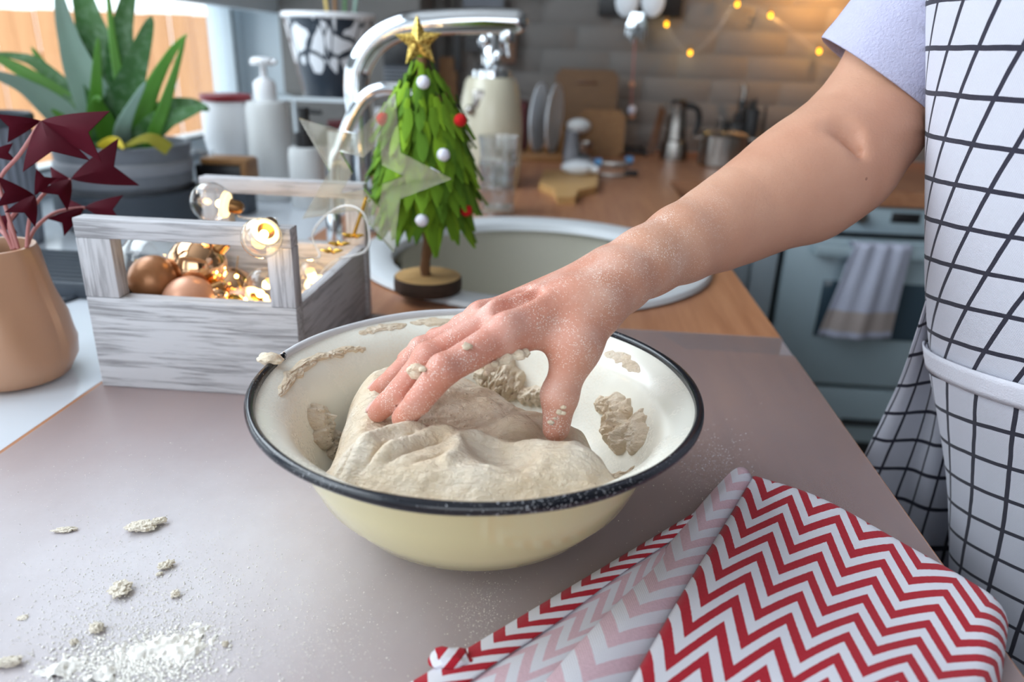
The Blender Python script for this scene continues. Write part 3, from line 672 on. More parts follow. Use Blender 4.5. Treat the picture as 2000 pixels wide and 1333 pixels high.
tag(o, 'dark wooden paddle leaning on the wall behind the coffee pot', 'paddle')
# saucepan
pn, s = stand('saucepan', [('pot', [(0, 0), (.062, 0), (.068, .005), (.069, .085), (.072, .088), (.067, .088), (.065, .008), (0, .006)], M['steel']), ('lid', [(.07, .0895), (.06, .097), (.02, .103), (0, .104), (0, .0985), (.067, .088)], M['steel'])], 1408, 318, 'shiny steel saucepan with lid and black knob by the coffee pot', 'saucepan', y=2.24)
obj('knob', MB().lathe([(.006, .1), (.006, .11), (.014, .113), (.014, .122), (0, .126)], s, 16), M['black'], pn)
obj('handle', MB().tube([(s[0] - .068, s[1] - .01, T + .076), (s[0] - .085, s[1] - .012, T + .078), (s[0] - .085, s[1] + .012, T + .078), (s[0] - .068, s[1] + .01, T + .076)], .004, 8), M['steel'], pn)
obj('handle', MB().tube([(s[0] + .068, s[1] - .01, T + .076), (s[0] + .085, s[1] - .012, T + .078), (s[0] + .085, s[1] + .012, T + .078), (s[0] + .068, s[1] + .01, T + .076)], .004, 8), M['steel'], pn)
# black radio-like box, knife block, oil bottles with pourers
b0 = P(1448, 300, y=2.40); kb = thing('knife_block', (b0[0], 2.40, T), 'black stepped knife block behind the saucepan', 'knife block')
obj('block', MB().box(b0[0] - .05, b0[0] - .005, 2.36, 2.43, T, T + .115, .004).box(b0[0] - .005, b0[0] + .03, 2.36, 2.43, T, T + .155, .004), M['black'], kb)
for k, (dx, zh) in enumerate(((-.035, .115), (-.02, .115), (.004, .155), (.018, .155))): obj('knife_handle', MB().box(b0[0] + dx - .005, b0[0] + dx + .005, 2.385, 2.405, T + zh - .02, T + zh + .022 + .006 * (k % 2), .003), M['black'], kb)
for px, py, lab in ((1410, 235, 'dark glass oil bottle with slim metal pourer behind the saucepan lid'), (1455, 168, 'taller dark oil bottle whose metal pourer rises above the knife block')):
    q = P(px, py, y=2.505 if px > 1440 else 2.45); zt = q[2]
    t = thing('oil_bottle', (q[0], q[1], T), lab, 'bottle')
    zb = zt - T - .055
    obj('body', MB().lathe([(0, 0), (.026, 0), (.028, .004), (.028, zb * .62), (.012, zb * .85), (.011, zb), (0, zb)], (q[0], q[1], T), 20), M['black'], t)
    obj('stopper', MB().lathe([(0, zb), (.014, zb), (.013, zb + .012), (0, zb + .014)], (q[0], q[1], T), 16), M['black'], t)
    obj('pourer', MB().tube([(q[0], q[1], T + zb + .01), (q[0], q[1], T + zb + .05), (q[0] - .012, q[1], T + zb + .066)], [.008, .007, .003], 10), M['steel'], t)
b0 = P(1487, 270, y=2.42); o = obj('gas_lighter', MB().lathe([(0, 0), (.014, 0), (.012, .06), (.006, .07), (.004, .16), (0, .16)], (b0[0], 2.42, T), 14).box(b0[0] - .02, b0[0] + .02, 2.405, 2.435, T, T + .03, .006), M['black'], base=(b0[0], 2.42, T)); tag(o, 'black gas lighter standing by the knife block', 'lighter')
b0 = P(1545, 245, y=2.44); t = thing('spice_jar', (b0[0], 2.44, T), 'small glass spice jar with metal lid half hidden behind the forearm', 'jar')
obj('jar', MB().lathe([(0, 0), (.03, 0), (.032, .01), (.032, .07), (.024, .085), (.024, .09), (.022, .09), (.029, .07), (.029, .008), (0, .005)], (b0[0], 2.44, T), 20), M['tumbler'], t)
obj('lid', MB().lathe([(0, .088), (.027, .088), (.027, .108), (.008, .112), (.006, .125), (0, .127)], (b0[0], 2.44, T), 20), M['steel'], t)
# small board with a brush on it, blue peeler, grey peeler
bb = place(1110, 385)
sb = thing('serving_board', bb, 'small light wooden serving board with short handle lying on the worktop', 'cutting board')
cs = [place(*p) for p in [(1052, 372), (1062, 345), (1168, 350), (1165, 378), (1128, 386), (1122, 400), (1088, 400), (1082, 384)]]
obj('board', MB().prism([(c_[0], c_[1], T) for c_ in cs][::-1], 0, 0, (0, 0, .016)), M['board2'], sb, smooth=False)
gb = P(1128, 330, z=T + .03); o = lump((gb[0], gb[1], T + .034), .03, (1.35, .8, .6), 5, .15)
o = obj("garlic_bulb", o.tube([(gb[0] + .02, gb[1], T + .036), (gb[0] + .05, gb[1] - .005, T + .03)], [.014, .008], 10), M['porcelain'], base=(gb[0], gb[1], T + .017)); tag(o, 'pale garlic bulb lying on the small light board', 'garlic')
a, b = place(1160, 326), place(1235, 322)
o = thing('vegetable_peeler', a, 'peeler with blue ends lying behind the small board', 'peeler')
obj('handle_end', MB().tube([a + (0, .005, .012), a + (.02, .005, .012)], [.010, .011], 12), M['blue'], o)
obj('handle_end', MB().tube([b + (-.02, .005, .012), b + (0, .005, .012)], [.011, .010], 12), M['blue'], o)
obj('blade', MB().box(a[0] + .018, b[0] - .018, a[1] - .004, a[1] + .016, T, T + .016, .003), M['steel'], o)
a, b = place(1165, 345), place(1245, 345)
o = thing('peeling_knife', a, 'thin dark kitchen tool lying in front of the blue peeler', 'knife')
obj('handle', MB().tube([b + (-.035, 0, .008), b + (0, 0, .008)], [.007, .008], 10), M['black'], o); obj('blade', MB().box(a[0], b[0] - .03, a[1] - .006, a[1] + .006, T + .001, T + .009, .001), M['steel'], o)
# ------------------------------------------------------------------ wall decor
c0, c1 = P(1168, 30, y=2.53), P(1338, -40, y=2.53)
pc = obj('wall_panel', MB().box(c0[0], c1[0], 2.52, 2.542, c0[2], c1[2], .003), M['black'], base=(c0[0], 2.53, c0[2]))
tag(pc, 'black panel hanging on the white brick wall', 'panel')
q = P(1245, 40, y=2.48); an = thing('hanging_ornament', q, 'white winged ornament with silver skirt and beaded cord in front of the black panel', 'ornament')
for px, sg in ((1225, -1), (1276, 1)):
    w = P(px, 0, y=2.485); obj('wing', MB().sphere(w, .042, 18, 12, (.85, .22, 1.15)), M['porcelain'], an)
q2 = P(1244, 50, y=2.475)
for k in range(7):
    a_ = -.03 + .01 * k
    obj('silver_strand', MB().tube([(q2[0] + a_ * .5, q2[1], q2[2] + .035), (q2[0] + a_ * .9, q2[1] - .004, q2[2]), (q2[0] + a_, q2[1], q2[2] - .03 - .01 * (k % 3))], [.004, .006, .003], 8), M['chrome'], an)
q3, q4 = P(1240, 75, y=2.5), P(1232, 215, y=2.5)
obj('cord', MB().tube([q3, (q3 + q4) / 2, q4], .0025, 6), M['oxstem'], an)
for k, z in enumerate((165, 215, 228)): obj('bead', MB().sphere(P(1234, z, y=2.5), .009 + .005 * (k == 1), 14, 8), M['rosematte'] if k != 1 else M['pomwhite'], an)
# utensil rail
ra, rb = P(835, -20, y=2.5), P(1060, -14, y=2.5)
rl = obj('utensil_rail', MB().tube([ra, rb], .006, 10).tube([ra + (.02, 0, 0), ra + (.02, .05, 0)], .006, 8).tube([rb - (.02, 0, 0), rb + (-.02, .05, 0)], .006, 8), M['black'], base=ra); tag(rl, 'black metal rail for hanging kitchen tools on the brick wall', 'rail')
def hang(name, px0, px1, py0, py1, mat, label, cat, thick=.012, y=2.5, taper=1.0):
    a, b = P(px0, py1, y=y), P(px1, py0, y=y); cx = (a[0] + b[0]) / 2; hw = (b[0] - a[0]) / 2
    t = thing(name, (cx, y, a[2]), label, cat)
    bm = bmesh.new(); bmesh.ops.create_cube(bm, size=1)
    for v in bm.verts: v.co = Vector((cx + v.co.x * 2 * hw * (taper if v.co.z > 0 else 1), y + v.co.y * thick, a[2] + (v.co.z + .5) * (b[2] - a[2])))
    bmesh.ops.bevel(bm, geom=bm.edges[:], offset=min(.004, hw * .4), segments=2, affect='EDGES'); obj('blade', MB()._bm(bm), mat, t)
    top = ra[2] - .006
    if b[2] < top: obj('hook', MB().tube([(cx, y, b[2] - .004), (cx, y, top)], .003, 6), M['black'], t)
    return t
hang('paddle_board', 973, 1010, 45, 124, M['darkwood'], 'brown narrow wooden paddle hanging on the brick wall under the tap spout', 'paddle')
hang('spatula', 884, 900, 20, 140, M['black'], 'black long spatula hanging left of the siphon head', 'spatula')
hang('turner', 908, 955, 72, 100, M['black'], 'black flat turner hanging just above the chrome siphon head', 'turner', .02)
hang('wooden_spoon', 858, 892, 112, 200, M['oak'], 'light brown wooden spatula hanging low behind the felt tree', 'spatula')
hang('grater', 905, 985, -12, 24, M['concrete'], 'grey flat grater hanging from the rail above the tap spout', 'grater', .03)
q = P(778, 105, y=2.27); o = thing('radio', (q[0], 2.27, q[2] - .05), 'small black box with pale grille fixed to the white column', 'radio')
a, b = P(752, 128, y=2.27), P(802, 84, y=2.27); obj('case', MB().box(a[0], b[0], 2.25, 2.30, a[2], b[2], .004), M['black'], o)
a, b = P(752, 172, y=2.27), P(802, 129, y=2.27); g = obj('grille', MB().box(a[0], b[0], 2.256, 2.30, a[2], b[2], .004), M['concrete2'], o)
for k in range(6): obj('slat', MB().box(a[0] + .004, b[0] - .004, 2.252, 2.257, a[2] + .006 + k * .0105, a[2] + .011 + k * .0105), M['darkgrey'], g)
a, b = P(735, 300, y=2.29), P(772, 212, y=2.29); o = thing('wall_socket', ((a[0] + b[0]) / 2, 2.29, (a[2] + b[2]) / 2), 'white wall socket with black insert low on the column', 'socket')
obj('plate', MB().box(a[0], b[0], 2.288, 2.30, a[2], b[2], .003), M['white'], o); obj('insert', MB().box(a[0] + .012, b[0] - .012, 2.284, 2.29, b[2] - .055, b[2] - .015, .003), M['black'], o)
# string of fairy lights on the wall
fpix = [(1302, 47), (1348, 103), (1440, 8), (1505, 30), (1600, 100), (1320, 186), (1355, 245)]
fl = thing('fairy_lights', P(1440, 60, y=2.52), 'string of tiny yellow fairy lights on the white brick wall', 'string lights')
fp = [P(a_, b_, y=2.5) for a_, b_ in fpix]
wp = spline([P(1250, -60, y=2.525), fp[0] + (0, .02, 0), fp[1] + (0, .02, 0), P(1400, 60, y=2.525), fp[2] + (0, .02, 0), fp[3] + (0, .02, 0), P(1560, 70, y=2.525), fp[4] + (0, .02, 0), P(1700, 150, y=2.525)], 70)
obj('wire', MB().tube(wp, .0012, 6), M['wire'], fl)
for k, q in enumerate(fp[:5]):
    b = obj('bulb', MB().sphere(q, .0068, 14, 10, (.8, .8, 1.1)), M['fairy'], fl)
    obj('socket', MB().lathe([(0, 0), (.0035, 0), (.0035, .014), (0, .014)], (q[0], q[1] + .004, q[2] + .006), 10), M['bronze'], b)
    point('fairy_bulb_light', (q[0], q[1] - .004, q[2] - .014), 0.035, (1.0, 0.72, 0.25), .006)
for q, py in ((P(1308, 186, y=2.29), 0), (P(1355, 246, y=2.2), 0)):
    pass
# small warm wall lamp on the bricks behind the sleeve
q = P(1672, -62, y=2.30); wl_ = thing('wall_lamp', (q[0], 2.5, q[2]), 'small black-shaded warm wall lamp above the fairy lights, near the sleeve', 'wall lamp')
obj('bracket', MB().box(q[0] - .012, q[0] + .012, 2.27, 2.552, q[2] + .036, q[2] + .052, .003), M['black'], wl_)
obj('bulb', MB().sphere((q[0], 2.29, q[2]), .022, 16, 10), M['fairy2'], wl_)
obj('shade', MB().lathe([(.030, -.03), (.034, -.03), (.034, .035), (0, .038), (0, .035), (.030, .032)], (q[0], 2.285, q[2]), 24, (0, -1, 0)), M['black'], wl_)  # unseen shade, added to keep the lamp's light on the wall
area('wall_lamp_light', (q[0], 2.325, q[2]), (q[0], 2.56, q[2] - .03), .05, .05, 2.4, (1.0, .47, .12))

# ------------------------------------------------------------------ enamel basin
BX, BY = -0.0500, 0.4205; BR = 0.1362
def bin_r(z):   # inner radius at height above the worktop
    return np.interp(z, [0.004, .010, .022, .040, .060, .076, .084, .089, .0925, .0945], [.046, .064, .082, .098, .1075, .1135, .118, .125, .131, .1352])
def bin_z(r):
    return np.interp(r, [.046, .064, .082, .098, .1075, .1135, .118, .125, .131, .1352], [0.004, .010, .022, .040, .060, .076, .084, .089, .0925, .0945])
bw = thing('enamel_bowl', (BX, BY, T), 'wide cream enamel bowl with white inside and black rim, full of dough', 'bowl')
outer = [(0, .0015), (.044, .0015), (.046, 0), (.050, 0), (.052, .002), (.068, .007), (.0862, .019), (.102, .038), (.1108, .058), (.1162, .073), (.1205, .082), (.127, .0875), (.1352, .0915)]
inner = [(BR - .001, .0945)] + [(float(bin_r(z)), float(z)) for z in (.0945, .0925, .089, .084, .076, .068, .060, .05, .040, .03, .022, .015, .010, .006, .004)] + [(0, .003)]
obj('outer_shell', MB().lathe(outer, (BX, BY, T + .0006), 96), M['enamel_cream'], bw)
obj('inner_shell', MB().lathe(inner, (BX, BY, T), 96), M['enamel_white'], bw)
mb = MB(); V = []; F = []; n1, n2 = 160, 12
for i in range(n1):
    a = 2 * PI * i / n1; rr = .0034 + .0004 * math.sin(a * 7) * math.sin(a * 3 + 1)
    for k in range(n2):
        t = 2 * PI * k / n2; V.append((BX + (BR + rr * .85 * math.cos(t)) * math.cos(a), BY + (BR + rr * .85 * math.cos(t)) * math.sin(a), T + .0945 + rr * math.sin(t)))
for i in range(n1):
    for k in range(n2): F.append((i * n2 + k, ((i + 1) % n1) * n2 + k, ((i + 1) % n1) * n2 + (k + 1) % n2, i * n2 + (k + 1) % n2))
obj('rim', mb.add(V, F), M['rim'], bw)

# ------------------------------------------------------------------ dough
dg = thing('dough', (BX, BY, T + .03), 'pale shaggy bread dough being kneaded in the enamel bowl', 'dough')
def seg_dist(X, Y, pl):
    """distance from points to a polyline and the position along it"""
    best = np.full(X.shape, 9.0); along = np.zeros(X.shape); side = np.zeros(X.shape)
    L = [0]
    for i in range(len(pl) - 1): L.append(L[-1] + math.hypot(pl[i + 1][0] - pl[i][0], pl[i + 1][1] - pl[i][1]))
    for i in range(len(pl) - 1):
        ax, ay = pl[i][:2]; bx, by = pl[i + 1][:2]; dx, dy = bx - ax, by - ay; l2 = dx * dx + dy * dy + 1e-12
        t = np.clip(((X - ax) * dx + (Y - ay) * dy) / l2, 0, 1); ex, ey = X - ax - t * dx, Y - ay - t * dy; d = np.hypot(ex, ey)
        m = d < best; best = np.where(m, d, best); along = np.where(m, (L[i] + t * (L[i + 1] - L[i])) / L[-1], along); side = np.where(m, np.sign(dx * ey - dy * ex), side)
    return best, along, side
ZD = .985
def W2(pts, z=ZD): return [tuple(P(a, b, z=z)[:2]) for a, b in pts]
outline = W2([(622, 880), (640, 830), (655, 790), (668, 752), (700, 722), (745, 700), (800, 684), (880, 690), (950, 722), (1005, 748), (1050, 768), (1100, 776), (1140, 792), (1178, 824), (1200, 862), (1225, 905)], .978) + W2([(1222, 915), (1170, 938), (1060, 958), (930, 968), (800, 955), (700, 925), (640, 895)], .984)
st = .00085
gx = np.arange(BX - .125, BX + .125, st); gy = np.arange(BY - .125, BY + .125, st)
X, Y = np.meshgrid(gx, gy, indexing='ij')
wob = .0022 * fbm(np.stack([X * 60, Y * 60, X * 0], -1), 3)
d, _, _ = seg_dist(X, Y, outline + [outline[0]])
ins = np.zeros(X.shape, bool); j = len(outline) - 1
for i in range(len(outline)):
    xi, yi = outline[i]; xj, yj = outline[j]
    ins ^= ((yi > Y) != (yj > Y)) & (X < (xj - xi) * (Y - yi) / (yj - yi + 1e-12) + xi); j = i
d = np.where(ins, d, -d) + wob
def bumpf(px, py, sx, sy, h, z=ZD, ang=0.0, p=1.0):
    c = P(px, py, z=z); ca, sa = math.cos(ang), math.sin(ang)
    u = ((X - c[0]) * ca + (Y - c[1]) * sa) / sx; v = (-(X - c[0]) * sa + (Y - c[1]) * ca) / sy
    return h * np.exp(-(u * u + v * v) ** p)
def ridge(pts, w, h, z=ZD, sharp=1.0):
    dd, al, sd = seg_dist(X, Y, W2(pts, z)); env = np.clip(np.minimum(al, 1 - al) * 6, 0, 1)
    return h * np.exp(-(dd / w) ** 2) * env, dd, al, sd
H = np.full(X.shape, .975)
H += bumpf(770, 760, .05, .045, .012)                          # mound at the back left
H += bumpf(745, 735, .03, .025, .004)
# front lobe: high behind a crest line, then dropping into the valley where the hand works
crest = W2([(590, 905), (640, 872), (700, 850), (760, 838), (810, 828), (870, 823), (930, 832), (1000, 842), (1060, 850), (1130, 852), (1190, 868), (1240, 900)], .988)
dd, al, sd = seg_dist(X, Y, crest)
sd_ = np.where(sd < 0, dd, -dd)                                   # positive on the camera side
step = 1 / (1 + np.exp(-np.clip(sd_ / .0022, -30, 30)))
env = np.clip((al - .22) * 5, 0, 1) * np.clip((1 - al) * 8, 0, 1)
valley = .014 * (1 - step) * np.exp(-(np.maximum(-sd_, 0) / .035) ** 2) * env
H += .011 * step * np.exp(-(np.maximum(sd_, 0) / .055) ** 2) - valley
# dent in the front lobe
H -= bumpf(985, 882, .018, .0115, .0115, ang=-.25, p=1.5)
H += ridge([(880, 890), (898, 862), (945, 845), (1010, 850), (1080, 868)], .0045, .0045)[0]
H += bumpf(1120, 890, .03, .018, .005); H += bumpf(820, 905, .05, .014, .003)
# rolls and creases of the front left
for pts, w, h in [([(650, 905), (700, 880), (760, 855), (820, 838), (860, 830)], .005, .0045), ([(640, 880), (690, 858), (740, 845), (800, 826)], .004, .003),
                  ([(690, 902), (740, 893), (790, 872), (850, 852), (910, 846)], .004, .003), ([(860, 905), (900, 880), (905, 865)], .004, .002)]:
    H += 1.6 * ridge(pts, w, h)[0]
for pts, w, h in [([(690, 897), (720, 894), (752, 878), (790, 866), (815, 853)], .0014, -.0055), ([(655, 895), (690, 872), (730, 858)], .0014, -.004), ([(742, 903), (790, 888), (830, 872), (880, 858)], .0015, -.003),
                  ([(655, 862), (700, 842), (735, 832)], .0013, -.003), ([(800, 905), (850, 890), (880, 878)], .0012, -.002), ([(925, 905), (980, 915), (1040, 912)], .0012, -.0015)]:
    H += ridge(pts, w, h)[0]
# lobes in the valley and right of the thumb
H += bumpf(1012, 818, .0125, .010, .0115, z=.98, p=1.7); H += bumpf(1150, 830, .016, .018, .009, z=.98, p=1.4)
H += bumpf(880, 790, .012, .008, .004, z=.975); H += bumpf(960, 800, .01, .008, .003, z=.975); H -= bumpf(1085, 855, .009, .009, .003, z=.982)
H += ridge([(830, 815), (870, 795), (930, 790), (980, 800)], .0025, .003, .975)[0]
H += ridge([(900, 775), (960, 770), (1040, 775)], .003, .002, .975)[0]
# drawn-out wrinkles (stretched noise) and shaggy relief
nz = fbm(np.stack([X * 55 + Y * 30, Y * 150 - X * 60, X * 0 + 2], -1), 11, 4)
nz2 = fbm(np.stack([X * 120, Y * 120, X * 0 + 5], -1), 23, 4)
ridg = 1 - np.abs(fbm(np.stack([X * 40 + Y * 25, Y * 110 - X * 50, X * 0 + 9], -1), 31, 3)) * 4
H -= .010 * np.clip((X - P(1120, 880, z=ZD)[0]) / .035, 0, 1.3) ** 1.5
H += .0011 * nz + .0009 * nz2 + .0006 * np.clip(ridg, -1, 1)
R_ = np.hypot(X - BX, Y - BY); floor_ = T + np.interp(R_, [0, .046, .064, .082, .098, .1075, .1135, .118, .125, .131, .1352, .15], [.003, .004, .010, .022, .040, .060, .076, .084, .089, .0925, .0945, .0945]) + .0006
edge = np.clip(d / .024, 0, 1); prof = np.sqrt(np.clip(1 - (1 - edge) ** 2, 0, 1))
Z = floor_ + (np.maximum(H, floor_ + .0022) - floor_) * prof
Z = np.where(R_ > .1185, np.minimum(Z, floor_ + .004 * prof + .0005), Z)
keep = (d > -st) & (R_ < .1215)
idx = -np.ones(X.shape, int); idx[keep] = np.arange(keep.sum())
Vd = np.stack([X[keep], Y[keep], np.where(d[keep] > 0, Z[keep], floor_[keep] - .0004)], -1)
q = np.stack([idx[:-1, :-1], idx[1:, :-1], idx[1:, 1:], idx[:-1, 1:]], -1).reshape(-1, 4); q = q[(q >= 0).all(1)]
mb = MB(); mb.v = [tuple(v) for v in Vd]; mb.f = [tuple(int(i) for i in r) for r in q]
obj('lump', mb, M['dough'], dg).name = 'dough_mass'
HZ = (gx, gy, Z)
def bowl_pt(px, py, zlo=.905, zhi=.9945):
    """first hit of a photo sight line with the bowl's inner wall"""
    r = ray(px, py); t = np.linspace(.3, .8, 2500); q = CAM + t[:, None] * r
    rr = np.hypot(q[:, 0] - BX, q[:, 1] - BY); fz = T + np.interp(rr, [0, .046, .064, .082, .098, .1075, .1135, .118, .125, .131, .1352], [.003, .004, .010, .022, .040, .060, .076, .084, .089, .0925, .0945])
    hit = np.where((q[:, 2] <= fz) & (rr < .133))[0]
    return q[hit[0]] if len(hit) else q[np.argmin(np.abs(rr - .128))]
def smear(pts, wid, thick, seed, n=64, m=21):
    """ragged patch of dough stuck along the wall, following pixels pts"""
    S = spline([bowl_pt(*p) for p in pts], n); G = []
    for i in range(n):
        t = nv(S[min(i + 1, n - 1)] - S[max(i - 1, 0)]); c = S[i]; rad = nv([BX - c[0], BY - c[1], .05]); b = nv(np.cross(rad, t)); nrm = np.cross(t, b); nrm = nrm if nrm @ rad > 0 else -nrm
        e = math.sin(PI * i / (n - 1)) ** .5; row = []
        for k in range(m):
            u = -1 + 2 * k / (m - 1); w_ = wid * e * (1 + .7 * vnoise(np.array([i * .22, (3 if u > 0 else 0), seed])))
            p = c + b * u * w_; h = thick * e * max(0, 1 - u * u) ** .6 * (1 + .8 * float(fbm(np.array([i * .20, k * .30, seed * 1.7]), seed, 4)))
            rr = math.hypot(p[0] - BX, p[1] - BY); p = np.array([p[0], p[1], max(p[2] if rr > .140 else 0, T + float(np.interp(rr, [0, .046, .064, .082, .098, .1075, .1135, .118, .125, .131, .1352], [.003, .004, .010, .022, .040, .060, .076, .084, .089, .0925, .0945])))])
            row.append(p + nrm * (h if 0 < k < m - 1 else -.0006))
        G.append(row)
    return MB().grid(G)
for k, (pts, w_, th) in enumerate([([(545, 775), (566, 738), (598, 708), (640, 690)], .011, .0030), ([(640, 694), (675, 684), (715, 682)], .006, .0022), ([(600, 706), (640, 694), (672, 696)], .006, .0036),
        ([(700, 652), (745, 641), (795, 634)], .010, .0012), ([(800, 631), (850, 629), (900, 628)], .009, .0012),
        ([(628, 796), (624, 835), (630, 880)], .012, .009), ([(648, 840), (655, 875), (640, 893)], .008, .008),
        ([(1192, 800), (1212, 840), (1218, 885)], .015, .010), ([(1238, 815), (1246, 850), (1236, 890)], .012, .006), ([(1165, 788), (1200, 800), (1235, 812)], .010, .008),
        ([(1180, 690), (1215, 700), (1250, 728)], .010, .0006), ([(925, 728), (975, 742), (1020, 768)], .016, .012), ([(1010, 772), (1060, 776), (1115, 786)], .011, .010),
        ([(1150, 944), (1195, 934), (1240, 912)], .0035, .0022), ([(700, 940), (760, 955), (820, 962)], .003, .002), ([(820, 964), (900, 972), (980, 970)], .003, .002)]):
    obj('dough_scrap', smear(pts, w_, th, k + 3), M['dough'], dg)
c = P(528, 706, z=T + .097); mbr = lump((c[0], c[1], T + .0985), .0058, (1.5, .8, .7), 41, .5)
obj('dough_scrap', mbr, M['dough'], dg)

# ------------------------------------------------------------------ frosted film on the worktop, flour and crumbs
mt = [P(0, 860, z=T), P(205, 762, z=T), P(1205, 640, z=T), P(1525, 664, z=T)]
xl = float(mt[0][0]); ym = .797
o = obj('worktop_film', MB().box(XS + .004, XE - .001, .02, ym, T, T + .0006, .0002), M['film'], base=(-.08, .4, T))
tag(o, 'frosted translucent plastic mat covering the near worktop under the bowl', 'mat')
ZT = T + .0006
crumbs = [((278, 1035), .0085, (1.9, .9, .55), 'longest dough crumb, bent like a comma, on the frosted mat'), ((128, 1038), .006, (1.7, .6, .4), 'thin flat dough crumb furthest to the window on the mat'),
          ((236, 1158), .0085, (1.05, 1.1, .5), 'round flaky dough crumb, widest of those on the mat'), ((324, 1110), .006, (1.3, .7, .6), 'teardrop shaped dough crumb close to the bowl'),
          ((343, 1165), .004, (1, 1, .7), 'small square dough crumb below the teardrop one'), ((190, 1233), .0055, (1, 1, .8), 'shaded ball-like dough crumb behind the flour heap'),
          ((145, 1258), .003, (1, 1, .8), 'tiny dough crumb beside the ball-like one'), ((440, 1262), .0024, (1, 1, .9), 'lone tiny smooth dough crumb beyond the end of the flour heap'),
          ((18, 1300), .0065, (1.8, .7, .6), 'long dough crumb at the near window corner of the mat'), ((44, 1208), .003, (1.4, 1, .3), 'flat pale flake of dough by the window side')]
for k, ((px, py), r, sc, lab) in enumerate(crumbs):
    c = P(px, py, z=ZT); r *= .60; mb = lump((0, 0, 0), r, sc, k + 2, .75, 3.4, 4); zmin = min(v[2] for v in mb.v)
    if k == 0: mb = MB().add(mb.v, mb.f); l2 = lump((r * 1.9, r * .75, 0), r * .6, (1.5, .7, .7), 77, .7, 3.2); mb.add(l2.v, l2.f)
    if k == 3: l2 = lump((-r * 1.5, -r * 1.1, -.001), r * .4, (1.4, .8, .6), 78, .5); mb.add(l2.v, l2.f)
    an_ = (.35, .3, .2, .9, .3, 0, 0, 0, .3, .4)[k]; ca, sa = math.cos(an_), math.sin(an_); zmin = min(v[2] for v in mb.v)
    mb.v = [(c[0] + v[0] * ca - v[1] * sa, c[1] + v[0] * sa + v[1] * ca, ZT - .0003 + (v[2] - zmin) * .9) for v in mb.v]
    o = obj('dough_crumb', mb, M['crumb'], base=(c[0], c[1], ZT)); tag(o, lab, 'crumb', 'dough crumbs on the mat')
# heap of flour at the near edge
mb = MB(); G = []
fa_ = W2([(120, 1345), (230, 1310), (330, 1270), (390, 1245)], ZT)
gx2 = np.arange(-.245, -.125, .0012); gy2 = np.arange(.255, .345, .0012); A, B = np.meshgrid(gx2, gy2, indexing='ij')
dd, al, sd = seg_dist(A, B, fa_); nz = fbm(np.stack([A * 90, B * 90, A * 0], -1), 5, 5); nf = fbm(np.stack([A * 400, B * 400, A * 0], -1), 8, 3)
wd_ = .020 * (1 - .5 * al); hh = (1 - (dd / wd_) ** 2) * .0022 + nz * .0045 + nf * .0034 - .0006
Gz = ZT - .0004 + np.maximum(hh, -.0004); k = hh > -.001
ii = -np.ones(A.shape, int); ii[k] = np.arange(k.sum()); mb.v = [tuple(v) for v in np.stack([A[k], B[k], Gz[k]], -1)]
q = np.stack([ii[:-1, :-1], ii[1:, :-1], ii[1:, 1:], ii[:-1, 1:]], -1).reshape(-1, 4); mb.f = [tuple(int(i) for i in r) for r in q[(q >= 0).all(1)]]
o = obj('flour', mb, M['flour'], base=(-.19, .3, ZT)); tag(o, 'thin heap of white flour spilled on the mat at the near edge', 'flour', None, 'stuff')
# dusting: thousands of single grains
rng = np.random.default_rng(4); mb = MB(); V = []; Fc = []
oct_ = np.array([(1, 0, 0), (-1, 0, 0), (0, 1, 0), (0, -1, 0), (0, 0, 1), (0, 0, -1)], float); of = [(0, 2, 4), (2, 1, 4), (1, 3, 4), (3, 0, 4), (2, 0, 5), (1, 2, 5), (3, 1, 5), (0, 3, 5)]
def dust(n, px, py, sx, sy, r0, r1):
    k = 0
    while k < n:
        a, b = rng.normal(px, sx), rng.normal(py, sy)
        if not (-30 < a < 2000 and 560 < b < 1400): k += 1; continue
        c = P(a, b, z=ZT)
        if math.hypot(c[0] - BX, c[1] - BY) < .062 or c[0] > XE - .01 or c[1] > ym - .005 or c[0] < XS: k += 1; continue
        if -.41 < c[0] < -.215 and .565 < c[1] < .81: k += 1; continue
        r = r0 + (r1 - r0) * rng.random() ** 3; o_ = len(V)
        V.extend((oct_ * r * (1, 1, .6) + (c[0], c[1], ZT + r * .4)).tolist()); Fc.extend([tuple(i + o_ for i in f) for f in of]); k += 1
dust(2600, 250, 1300, 75, 26, .0003, .0013); dust(900, 340, 1262, 45, 22, .0003, .0011); dust(5200, 280, 1240, 120, 70, .00016, .0007); dust(2500, 330, 1150, 160, 110, .00014, .0005); dust(700, 620, 1240, 60, 60, .00014, .0005); dust(500, 940, 1200, 30, 40, .00014, .0004)
dust(900, 1390, 910, 40, 40, .00014, .0005); dust(500, 250, 1000, 120, 60, .00014, .0004); dust(160, 1400, 1010, 120, 110, .00014, .0005); dust(500, 800, 1170, 260, 90, .00012, .0003)
mb.v = [tuple(v) for v in V]; mb.f = Fc
o = obj('flour_dust', mb, M['flour'], base=(-.19, .35, ZT)); tag(o, 'fine white flour grains dusted over the mat around the bowl', 'flour', None, 'stuff')

